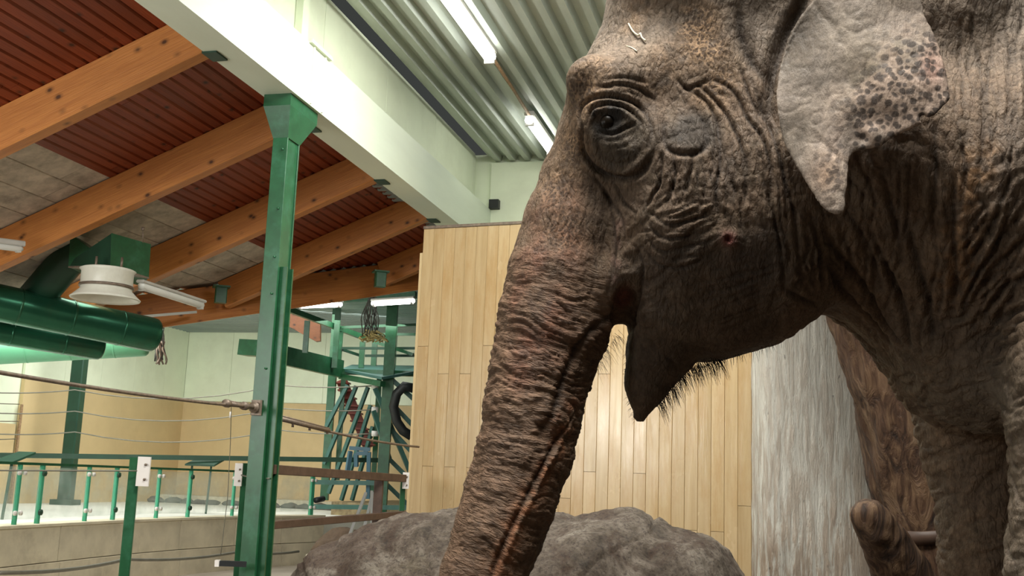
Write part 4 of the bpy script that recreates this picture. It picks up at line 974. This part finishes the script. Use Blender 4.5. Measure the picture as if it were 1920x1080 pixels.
fan([(1240, 500), (1330, 640)], [(1480, 470), (1500, 560)], 9, 3.5, .0035, 8, [(1350, 520), (1400, 620)], 14)
fan([(1100, 160), (1215, 165)], [(1120, 150), (1240, 200)], 3, 3, .004, 3, None, 15)
crease([(1520, -20), (1486, 40), (1462, 90), (1446, 140), (1441, 190), (1446, 240)], 17, .034, 0)
crease([(1385, 20), (1392, 70), (1410, 115), (1440, 150)], 12, .012, .1)
# wart on the cheek
ii, d, t = polydist([surf(1365, 447), surf(1367, 449)], .08); disp[ii] += .018*np.exp(-(d/.020)**2)-.014*np.exp(-(d/.007)**2)
# --- general skin relief by region
Y = ssym+warp
pxu = lambda a, b: PL(a, b)
# trunk coordinate (arc length) and mask
Lt = np.r_[0, np.cumsum(np.linalg.norm(np.diff(TC[:, :3], axis=0), axis=1))]
tt = np.zeros(len(X)); bd = np.full(len(X), 9.); rr = np.full(len(X), .1)
for k in range(len(TC)-1):
    a, b = TC[k, :3], TC[k+1, :3]; d = b-a; t = np.clip(((X-a)@d)/(d@d), 0, 1); e = np.linalg.norm(X-a-t[:, None]*d, axis=1); m_ = e < bd
    bd[m_] = e[m_]; tt[m_] = Lt[k]+t[m_]*(Lt[k+1]-Lt[k]); rr[m_] = TC[k, 3]+(TC[k+1, 3]-TC[k, 3])*t[m_]
t_nose = Lt[3]
m_tr = smooth(bd, .235, .17)*smooth(tt, Lt[2], Lt[5])
# keep cheek out of the trunk mask
jawline = PL(1170, 560)[0]
m_tr *= smooth(X[:, 0], PL(1200, 500)[0], PL(1140, 500)[0])
ring = smooth(tt, Lt[4]+.04, Lt[6]); lowt = smooth(tt, Lt[8], Lt[12])
ang = np.arctan2(X[:, 1], -(X[:, 0]-np.interp(tt, Lt, TC[:, 0])))
Tc = np.stack([tt*44+warp[:, 0]*70, ang*1.1, X[:, 1]*2], 1)
rings = ridge(Tc)*.6+ridge(Tc*np.array([2.1, 1.6, 1])+5)*.4
disp -= m_tr*ring*rings*(.0070-.0038*lowt)
disp += m_tr*ring*.0035*pnoise(np.stack([tt*22+warp[:, 0]*30, ang*.5, tt*0], 1))*(1-.5*lowt)
Tl = np.stack([ang*9, tt*3, tt*0+3], 1); disp -= m_tr*(1-ring)*ridge(Tl)*.003
front = smooth(np.cos(ang), -.1, .5)
# directional fields in the (u,z) plane elsewhere
def field(theta, fa, fb, seed, warpk=1.):
    c, s_ = math.cos(theta), math.sin(theta); a = Y[:, 0]*c+Y[:, 2]*s_; b = -Y[:, 0]*s_+Y[:, 2]*c
    return ridge(np.stack([a*fa+warp[:, 1]*30*warpk, b*fb, Y[:, 1]*6+seed], 1))
def m_at(px, py, r, w=-.35, soft=.5):
    c = PL(px, py, w); d = np.linalg.norm((ssym-c)[:, [0, 2]], axis=1); return smooth(d, r*SC, r*SC*soft)
m_head = (1-m_tr)
cheek = np.clip(m_at(1400, 330, 300)+m_at(1480, 430, 200), 0, 1); jaw = m_at(1330, 560, 200); neck = m_at(1680, 480, 260); sh = smooth(ssym[:, 0], PL(1740, 400, -.4)[0], PL(1820, 400, -.4)[0])
up = smooth(ssym[:, 2], PL(1400, 420, -.35)[2], PL(1400, 300, -.35)[2])
mouthw = np.clip(m_at(1260, 440, 120), 0, 1)
disp -= m_head*np.clip(cheek-mouthw*.7, 0, 1)*(field(math.radians(10), 15, 2.0, 1)*.0035+field(math.radians(24), 30, 5, 2)*.0022+field(math.radians(100), 26, 8, 12)*.0012)
disp -= m_head*mouthw*field(math.radians(115), 30, 7, 3)*.006
disp -= m_head*neck*(field(math.radians(30), 18, 3, 4)*.0050+field(math.radians(5), 30, 6, 5)*.0030)
upr = smooth(ssym[:, 2], PL(1850, 420, -.45)[2], PL(1850, 260, -.45)[2])
disp -= sh*upr*(field(math.radians(2), 15, 2.2, 6)*.0025+field(math.radians(-12), 28, 5, 7)*.0025)
disp -= sh*(1-upr)*(field(math.radians(-42), 22, 3.2, 8)*.0070+field(math.radians(-62), 30, 7, 9)*.004)
legm = smooth(X[:, 2], 1.95, 1.7)*smooth(X[:, 0], 1.0, 1.15); disp -= legm*field(math.radians(80), 24, 7, 10)*.003
disp -= m_head*(1-cheek)*(1-neck)*(1-sh)*jaw*field(math.radians(60), 24, 8, 11)*.003
disp -= ridge(Y*np.array([38, 20, 26]))*.0014+ridge(Y*np.array([60, 60, 60])+9)*.0009
eyezone = m_at(1150, 235, 60, -.3); 
disp *= 1
disp += .004*pnoise(Y*9)+.002*pnoise(Y*20)
X2 = X+N*disp[:, None]
me.vertices.foreach_set('co', X2.astype(np.float32).ravel()); me.update()
# --- pigment: hide colour, pink depigmented patches, paler crown, painted jaw shade
def patch(px, py, r, soft=.35, w=None):
    c = surf(px, py) if w is None else PL(px, py, w); d = np.linalg.norm(ssym-c, axis=1)*(1+.0*d0); return smooth(d+warp[:, 0]*1.5, r*SC, r*SC*soft)
d0 = 0
col = np.tile(np.array([.198, .132, .084]), (len(X), 1))
def blend(m_, c): 
    global col
    m_ = np.clip(m_, 0, 1)[:, None]; col = col*(1-m_)+np.array(c)*m_
nz1 = pnoise(ssym*6)*.5+.5; nz2 = pnoise(ssym*17+4)*.5+.5; nz3 = pnoise(ssym*45)*.5+.5
blend(.5*smooth(nz1, .45, .75), (.125, .088, .062)); blend(.35*smooth(nz2, .5, .8), (.22, .165, .11))
crown_pale = smooth(ssym[:, 2], PL(1250, 200, -.3)[2], PL(1250, 20, -.3)[2])*smooth(ssym[:, 0], 2.4, 1.6); blend(crown_pale*.55, (.30, .25, .20))  # blends paler with height towards the crown
# dark skin around eye and gland; low jaw darkened to paint its shade
blend(patch(1152, 245, 105)*.8, (.075, .058, .038)); blend(patch(1292, 250, 62)*.85, (.05, .042, .034)); blend(patch(1142, 226, 50)*.95, (.016, .014, .012))
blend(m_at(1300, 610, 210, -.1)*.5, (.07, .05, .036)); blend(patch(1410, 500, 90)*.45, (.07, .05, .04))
pink = np.zeros(len(X)); tan_ = np.zeros(len(X))
for px, py, r, a in ((1312, 40, 60, 1.), (1322, 100, 60, 1.), (1350, 150, 60, .9), (1250, 120, 60, .5), (1330, 160, 50, .6), (1085, 180, 75, .95), (1072, 270, 65, .95), (1120, 120, 55, .6), (1190, 30, 60, .5), (1040, 350, 75, .8), (1060, 430, 70, .5), (1230, 165, 45, .6)): tan_ = np.maximum(tan_, a*patch(px, py, r, .1))
for px, py, r, a in ((1000, 500, 80, .7), (1040, 470, 90, .6), (1000, 560, 90, .7), (1010, 640, 80, .6), (1030, 390, 90, .5), (980, 700, 60, .4)): pink = np.maximum(pink, a*patch(px, py, r, .05))
blend(tan_*smooth(nz2+nz3*.6, .45, .85)*.9, (.48, .31, .18)); blend(m_tr*ring*.45, (.25, .135, .08)); blend(pink*smooth(nz1*.4+nz2*.6, .2, .6), (.34, .13, .08))
blend(.6*pink*smooth(nz3, .55, .7), (.10, .06, .045))
for st, w_, c_, a in (([(1075, 790), (1035, 860), (995, 935), (960, 1000), (935, 1075)], 22, (.42, .17, .075), .8), ([(1090, 740), (1040, 800)], 18, (.36, .15, .08), .5), ([(1840, 300), (1815, 380), (1800, 460), (1790, 540)], 30, (.36, .19, .08), .7), ([(1160, 420), (1150, 520)], 12, (.30, .16, .14), .4)):
    ii, d, t = polydist([surf(*p) for p in st], w_*SC*2.5); mm_ = np.zeros(len(X)); mm_[ii] = np.exp(-(d/(w_*SC))**2)*smooth(nz3[ii]*.6+nz2[ii]*.5, .42, .68)*a; blend(mm_, c_)
blend(np.exp(-(np.linalg.norm(ssym-surf(1366, 448), axis=1)/.017)**2)*.85, (.22, .045, .04))
gap = m_at(1166, 560, 26, -.1, .3)*smooth(-ssym[:, 1], .25, .12); blend(gap*.7, (.13, .02, .012))
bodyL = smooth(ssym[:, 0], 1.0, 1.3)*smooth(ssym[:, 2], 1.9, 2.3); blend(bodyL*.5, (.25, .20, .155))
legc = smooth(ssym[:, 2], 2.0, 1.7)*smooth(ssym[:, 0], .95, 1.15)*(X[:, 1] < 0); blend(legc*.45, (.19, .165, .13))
# cavity: darker in sunken relief and along crease centres
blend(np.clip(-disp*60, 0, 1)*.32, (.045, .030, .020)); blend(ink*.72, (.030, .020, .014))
rough = np.ones(len(X))
at_ = me.color_attributes.new('pigment_shade', 'FLOAT_COLOR', 'POINT'); at_.data.foreach_set('color', np.c_[np.clip(col, 0, 1), np.ones(len(X))].astype(np.float32).ravel())
frk = np.clip(tan_+.6*pink, 0, 1)
at_ = me.color_attributes.new('freckle', 'FLOAT_COLOR', 'POINT'); at_.data.foreach_set('color', np.c_[frk, m_tr*ring, sh, np.ones(len(X))].astype(np.float32).ravel())
at_ = me.attributes.new('flow', 'FLOAT_VECTOR', 'POINT'); at_.data.foreach_set('vector', np.stack([tt, ang*.1, X[:, 1]*.1], 1).astype(np.float32).ravel())
def skin(ear=False):
    t = NT('elephant_ear_skin' if ear else 'elephant_hide', .62, spec=.35)
    a = t.n('ShaderNodeAttribute', attribute_name='pigment_shade'); m2 = t.n('ShaderNodeAttribute', attribute_name='freckle'); sp = t.n('ShaderNodeSeparateColor'); t.l(m2.outputs['Color'], sp.inputs[0])
    co = t.coord(rnd=False); fine = t.noise(co, 45, 6, .7); mid = t.noise(co, 14, 6, .7)
    col = t.mix(1, a.outputs['Color'], t.ramp(fine, [(.3, .62), (.7, 1.32)]), 'MULTIPLY')
    col = t.mix(1, col, t.ramp(mid, [(.3, .75), (.7, 1.2)]), 'MULTIPLY')
    wc = t.n('ShaderNodeVectorMath', operation='ADD'); t.l(co, wc.inputs[0])
    nn = t.n('ShaderNodeTexNoise'); nn.inputs['Scale'].default_value = 30; t.l(co, nn.inputs['Vector']); sc_ = t.n('ShaderNodeVectorMath', operation='SCALE'); sc_.inputs['Scale'].default_value = .02; t.l(nn.outputs['Color'], sc_.inputs[0]); t.l(sc_.outputs[0], wc.inputs[1])
    v = t.n('ShaderNodeTexVoronoi'); v.inputs['Scale'].default_value = 62 if ear else 110; t.l(wc.outputs[0], v.inputs['Vector'])
    spots = t.ramp(v.outputs['Distance'], [(.40, 1), (.58, 0)]); 
    col = t.mix(t.math('MULTIPLY', t.math('MULTIPLY', spots, sp.outputs[0]), .85), col, (.055, .042, .036) if ear else (.085, .055, .038))
    def vor(vec):
        q = t.n('ShaderNodeTexVoronoi', feature='DISTANCE_TO_EDGE'); q.inputs['Scale'].default_value = 1; t.l(vec, q.inputs['Vector']); return q.outputs['Distance']
    fa0 = t.n('ShaderNodeAttribute', attribute_name='flow'); mp0 = t.n('ShaderNodeMapping'); mp0.inputs['Scale'].default_value = (105, 30, 20)
    wf = t.n('ShaderNodeVectorMath', operation='ADD'); t.l(fa0.outputs['Vector'], wf.inputs[0]); t.l(sc_.outputs[0], wf.inputs[1]); t.l(wf.outputs[0], mp0.inputs['Vector'])
    va = vor(t.coord((70, 40, 26), rot=(0, .15, 0), rnd=False, vec=wc.outputs[0])); vb = vor(mp0.outputs[0])
    vd = t.mix(sp.outputs[1], va, vb); cr = t.ramp(vd, [(.0, 0), (.20, 1)])
    col = t.mix(t.math('MULTIPLY', t.math('SUBTRACT', 1.0, cr), .06 if ear else .20), col, (.04, .028, .019))
    fa = t.n('ShaderNodeAttribute', attribute_name='flow'); mp = t.n('ShaderNodeMapping'); mp.inputs['Scale'].default_value = (75, 22, 14); t.l(fa.outputs['Vector'], mp.inputs['Vector'])
    ringn = t.noise(mp.outputs[0], 1.0, 5, .65, .3)
    vert = t.noise(t.coord((42, 24, 9), rot=(0, .1, 0), rnd=False), 1.0, 6, .7, .5)
    hmix = t.mix(sp.outputs[1], vert, ringn)
    h = t.math('ADD', t.math('MULTIPLY', hmix, 1.5), t.math('ADD', t.math('MULTIPLY', cr, .08 if ear else .22), t.math('MULTIPLY', fine, .7)))
    t.color(col); t.bump(h, .007 if not ear else .003, 1)
    t.l(t.ramp(mid, [(.3, .52), (.7, .75)]), t.b.inputs['Roughness']); return t.m
HIDE = skin(); EARM = skin(True)
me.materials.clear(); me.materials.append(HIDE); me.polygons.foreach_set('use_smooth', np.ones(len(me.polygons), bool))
rootp = to_world([1.9, 0, 0]); ele = empty('elephant', rootp, 'large grey-brown elephant seen from the side, head down-left with trunk hanging', 'elephant', rot=YAW)
OFF = np.array([1.9, 0, 0])
def put(me_, name, mat=None, label=None, kind=None):
    a = coords(me_)-OFF; me_.vertices.foreach_set('co', a.astype(np.float32).ravel()); me_.update()
    if mat: me_.materials.clear(); me_.materials.append(mat)
    o = bpy.data.objects.new(name, me_); COL.objects.link(o); o.parent = ele; return tag(o, label, None, None, kind)
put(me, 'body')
# --- ear: a thick curved sheet
earpx = [(1560, -50), (1518, 0), (1480, 60), (1458, 120), (1450, 180), (1455, 235), (1470, 285), (1495, 330), (1515, 366), (1533, 391), (1553, 405), (1574, 408), (1588, 400), (1592, 380), (1596, 340), (1600, 305), (1606, 290), (1625, 286), (1648, 283), (1660, 275), (1682, 260), (1705, 250), (1730, 238), (1735, 230), (1731, 222), (1740, 228), (1755, 222), (1772, 208), (1784, 194), (1789, 184), (1784, 150), (1776, 115), (1762, 75), (1745, 35), (1735, -10), (1722, -70), (1690, -130), (1600, -150), (1530, -110)]
def earw(u, z):
    a = PL(1455, 100, -.36); b = PL(1785, 150, -.5)
    t = np.clip((u-a[0])/(b[0]-a[0]), 0, 1)
    q = np.stack([u*5, z*5, u*0+2], -1).reshape(-1, 3); n_ = pnoise(q).reshape(np.shape(u)); n2_ = pnoise(q*2.3+7).reshape(np.shape(u))
    zz = np.clip((PL(1600, 60, -.4)[2]-z)/.45, 0, 1)
    lob = np.exp(-(((u-PL(1560, 380, -.4)[0])/.07)**2+((z-PL(1560, 360, -.4)[2])/.12)**2))
    return -.432-.140*np.sin(t*1.5)-.03*zz+.012*n_+.005*n2_+.02*lob*np.sin((u-.75)*20)
def earpt(x, y):
    w_ = -.45
    for _ in range(5): p = PL(x, y, w_); w_ = float(earw(np.array([p[0]]), np.array([p[2]]))[0])
    return PL(x, y, w_)
ep = np.array([earpt(x, y)[[0, 2]] for x, y in densify(earpx, 3)])
eu = np.arange(ep[:, 0].min()-.03, ep[:, 0].max()+.03, .0055); ez = np.arange(ep[:, 1].min()-.03, ep[:, 1].max()+.03, .0055)
UU, ZZ = np.meshgrid(eu, ez, indexing='ij'); pts2 = np.stack([UU.ravel(), ZZ.ravel()], 1)
dm = np.full(len(pts2), 9.); inside = np.zeros(len(pts2), bool)
for a, b in zip(ep, np.roll(ep, -1, 0)):
    d = b-a; t = np.clip(((pts2-a)@d)/max(d@d, 1e-12), 0, 1); e = np.hypot(*(pts2-a-t[:, None]*d).T); dm = np.minimum(dm, e)
    c_ = ((a[1] > pts2[:, 1]) != (b[1] > pts2[:, 1])); 
    if abs(b[1]-a[1]) > 1e-12: inside ^= c_ & (pts2[:, 0] < (b[0]-a[0])*(pts2[:, 1]-a[1])/(b[1]-a[1])+a[0])
sd2 = np.where(inside, -dm, dm).reshape(UU.shape); W0 = earw(UU, ZZ)
ew = np.arange(W0.min()-.03, W0.max()+.03, .005); th = .0065+.012*smooth(-sd2, .0, .12)
E3 = np.abs(ew[None, :, None]-W0[:, None, :])-th[:, None, :]; S3 = np.broadcast_to(sd2[:, None, :]+.006, E3.shape)
k_ = .010; h_ = np.maximum(k_-np.abs(E3-S3), 0)/k_; EV = np.maximum(E3, S3)+h_*h_*k_*.25
PE, FE = surface_nets(EV.astype(np.float32), eu, ew, ez)
em = subdiv(fast_mesh('ear', PE, FE)); XE = coords(em); NE = normals(em)
q = XE.copy(); f1 = ridge(np.stack([q[:, 0]*14+q[:, 2]*6, q[:, 2]*7, q[:, 1]*3], 1)); f2 = ridge(np.stack([q[:, 0]*30, q[:, 2]*26, q[:, 1]*3], 1))
de = -.0022*f1-.0010*f2+.003*pnoise(q*8)
sp_ = earpt
for px, py, r, h in ((1535, 205, 30, -.004), (1500, 60, 60, -.010), (1635, 255, 18, .010), (1618, 262, 10, -.007), (1640, 130, 60, .008), (1580, 150, 40, -.006)):
    c = sp_(px, py); de += h*np.exp(-(((q[:, 0]-c[0])**2+(q[:, 2]-c[2])**2)/(r*SC*.87)**2))*(-NE[:, 1])
em.vertices.foreach_set('co', (XE+NE*de[:, None]).astype(np.float32).ravel()); em.update()
ce = np.tile(np.array([.35, .29, .24]), (len(XE), 1))
def eb(m_, c):
    global ce
    m_ = np.clip(m_, 0, 1)[:, None]; ce = ce*(1-m_)+np.array(c)*m_
n1 = pnoise(q*7)*.5+.5; n2 = pnoise(q*22+3)*.5+.5
eb(.6*smooth(n1, .4, .7), (.20, .165, .125)); eb(.3*smooth(n2, .5, .75), (.36, .30, .24))
def ed(px, py, rx, ry): c = sp_(px, py); return np.exp(-(((q[:, 0]-c[0])/(rx*SC*.87))**2+((q[:, 2]-c[2])/(ry*SC*.87))**2))
eb(ed(1495, 40, 45, 110)*.8, (.055, .04, .028)); eb(ed(1650, 125, 60, 65)*.75, (.13, .115, .06)); eb(ed(1560, 150, 60, 35)*.4, (.12, .10, .08)); eb(ed(1620, 190, 50, 40)*.4, (.26, .19, .11)); eb(ed(1720, 55, 30, 25)*.6, (.10, .085, .06))  # first blotch paints the shade at the ear root, the rest are skin tone
fr = np.clip(ed(1735, 140, 75, 95)*1.6+ed(1680, 205, 85, 60)*1.5+ed(1560, 330, 34, 60)*.9+ed(1625, 265, 50, 25)*.7, 0, 1)
eb(fr*.85*smooth(n1*.5+n2*.5, .2, .5), (.50, .37, .29)); eb(ed(1550, 330, 25, 35)*.6, (.42, .27, .17)); eb(ed(1745, 130, 22, 30)*.7, (.58, .33, .26))
at_ = em.color_attributes.new('pigment_shade', 'FLOAT_COLOR', 'POINT'); at_.data.foreach_set('color', np.c_[np.clip(ce, 0, 1), np.ones(len(XE))].astype(np.float32).ravel())
at_ = em.color_attributes.new('freckle', 'FLOAT_COLOR', 'POINT'); at_.data.foreach_set('color', np.c_[fr, fr*0, fr*0, np.ones(len(XE))].astype(np.float32).ravel())
em2 = em.copy(); em2.materials.clear(); put(em, 'ear', EARM)
a = coords(em2); a[:, 1] *= -1; em2.vertices.foreach_set('co', a.astype(np.float32).ravel()); em2.flip_normals(); put(em2, 'ear', EARM)
# --- eyes
def eyeball(sg):
    c = surf(1143, 226); c = c+np.array([0, .019, 0]); c[1] *= sg*1.0 if sg > 0 else 1
    if sg > 0: c[1] = abs(c[1])
    else: c[1] = -abs(c[1])
    bm = bmesh.new(); bmesh.ops.create_uvsphere(bm, u_segments=32, v_segments=20, radius=.024)
    for v in bm.verts: v.co += Vector(c-OFF)
    m_ = bpy.data.meshes.new('eye'); bm.to_mesh(m_); bm.free(); m_.polygons.foreach_set('use_smooth', [True]*len(m_.polygons))
    t = NT('eye_dark', .3, spec=.2); t.color((.012, .008, .005)); m_.materials.append(t.m); o = bpy.data.objects.new('eye', m_); COL.objects.link(o); o.parent = ele
eyeball(-1); eyeball(1)
# --- bristles
HM = simple('bristle_black', (.02, .015, .012), .6)
def hairs(pxs, n, lmin, lmax, dirf, r=.0007, spread=12, name='bristles'):
    m = MB()
    for i in range(n):
        t = random.random()*(len(pxs)-1); k = int(t); f = t-k; a = pxs[k]; b = pxs[min(k+1, len(pxs)-1)]
        px = a[0]+(b[0]-a[0])*f; py = a[1]+(b[1]-a[1])*f; w = random.uniform(-.05, .05)
        p = PL(px+random.uniform(-spread, spread)*.4, py-random.uniform(0, spread), w); L = random.uniform(lmin, lmax); d = np.array(dirf(px, py))+np.array([random.gauss(0, .25), random.gauss(0, .3), random.gauss(0, .2)]); d /= np.linalg.norm(d)
        pts = [p, p+d*L*.5, p+d*L+np.array([0, 0, -L*.25])]; m.tube([q_-OFF for q_ in pts], [r, r*.8, r*.25], 3)
    o = m.build(name, HM, ele, 'stuff', local=True, fix=False); return o
hairs([(1232, 762), (1262, 728), (1290, 697), (1318, 686), (1352, 678)], 330, .015, .055, lambda x, y: (.5, 0, -1))
hairs([(1352, 680), (1400, 664), (1460, 640)], 50, .012, .03, lambda x, y: (.3, 0, -1))
hairs([(1112, 690), (1130, 665), (1158, 630)], 60, .02, .05, lambda x, y: (.7, 0, -.9), .0005)
hairs([(1172, 650), (1176, 740), (1190, 790)], 30, .006, .014, lambda x, y: (-.9, 0, -.5), .0005, 2)
# --- straws lying on the head
sm_ = simple('pale_straw', (.78, .72, .55), .7, var=.1)
def straw(px, lb, r=.0022):
    pts = [to_world(surf(x, y)+np.array([0, -.006, 0])) for x, y in densify(px, 3)]; m = MB(); m.tube(pts, r, 6); solo(m, 'straw', sm_, lb, 'straw')
straw([(1178, 46), (1186, 60), (1196, 68), (1200, 64), (1203, 72), (1210, 78)], 'bent pale straw stuck on the elephant\'s forehead, upper of two')
straw([(1174, 88), (1184, 91), (1194, 98)], 'short pale straw on the elephant\'s brow, lower of two', .0016)
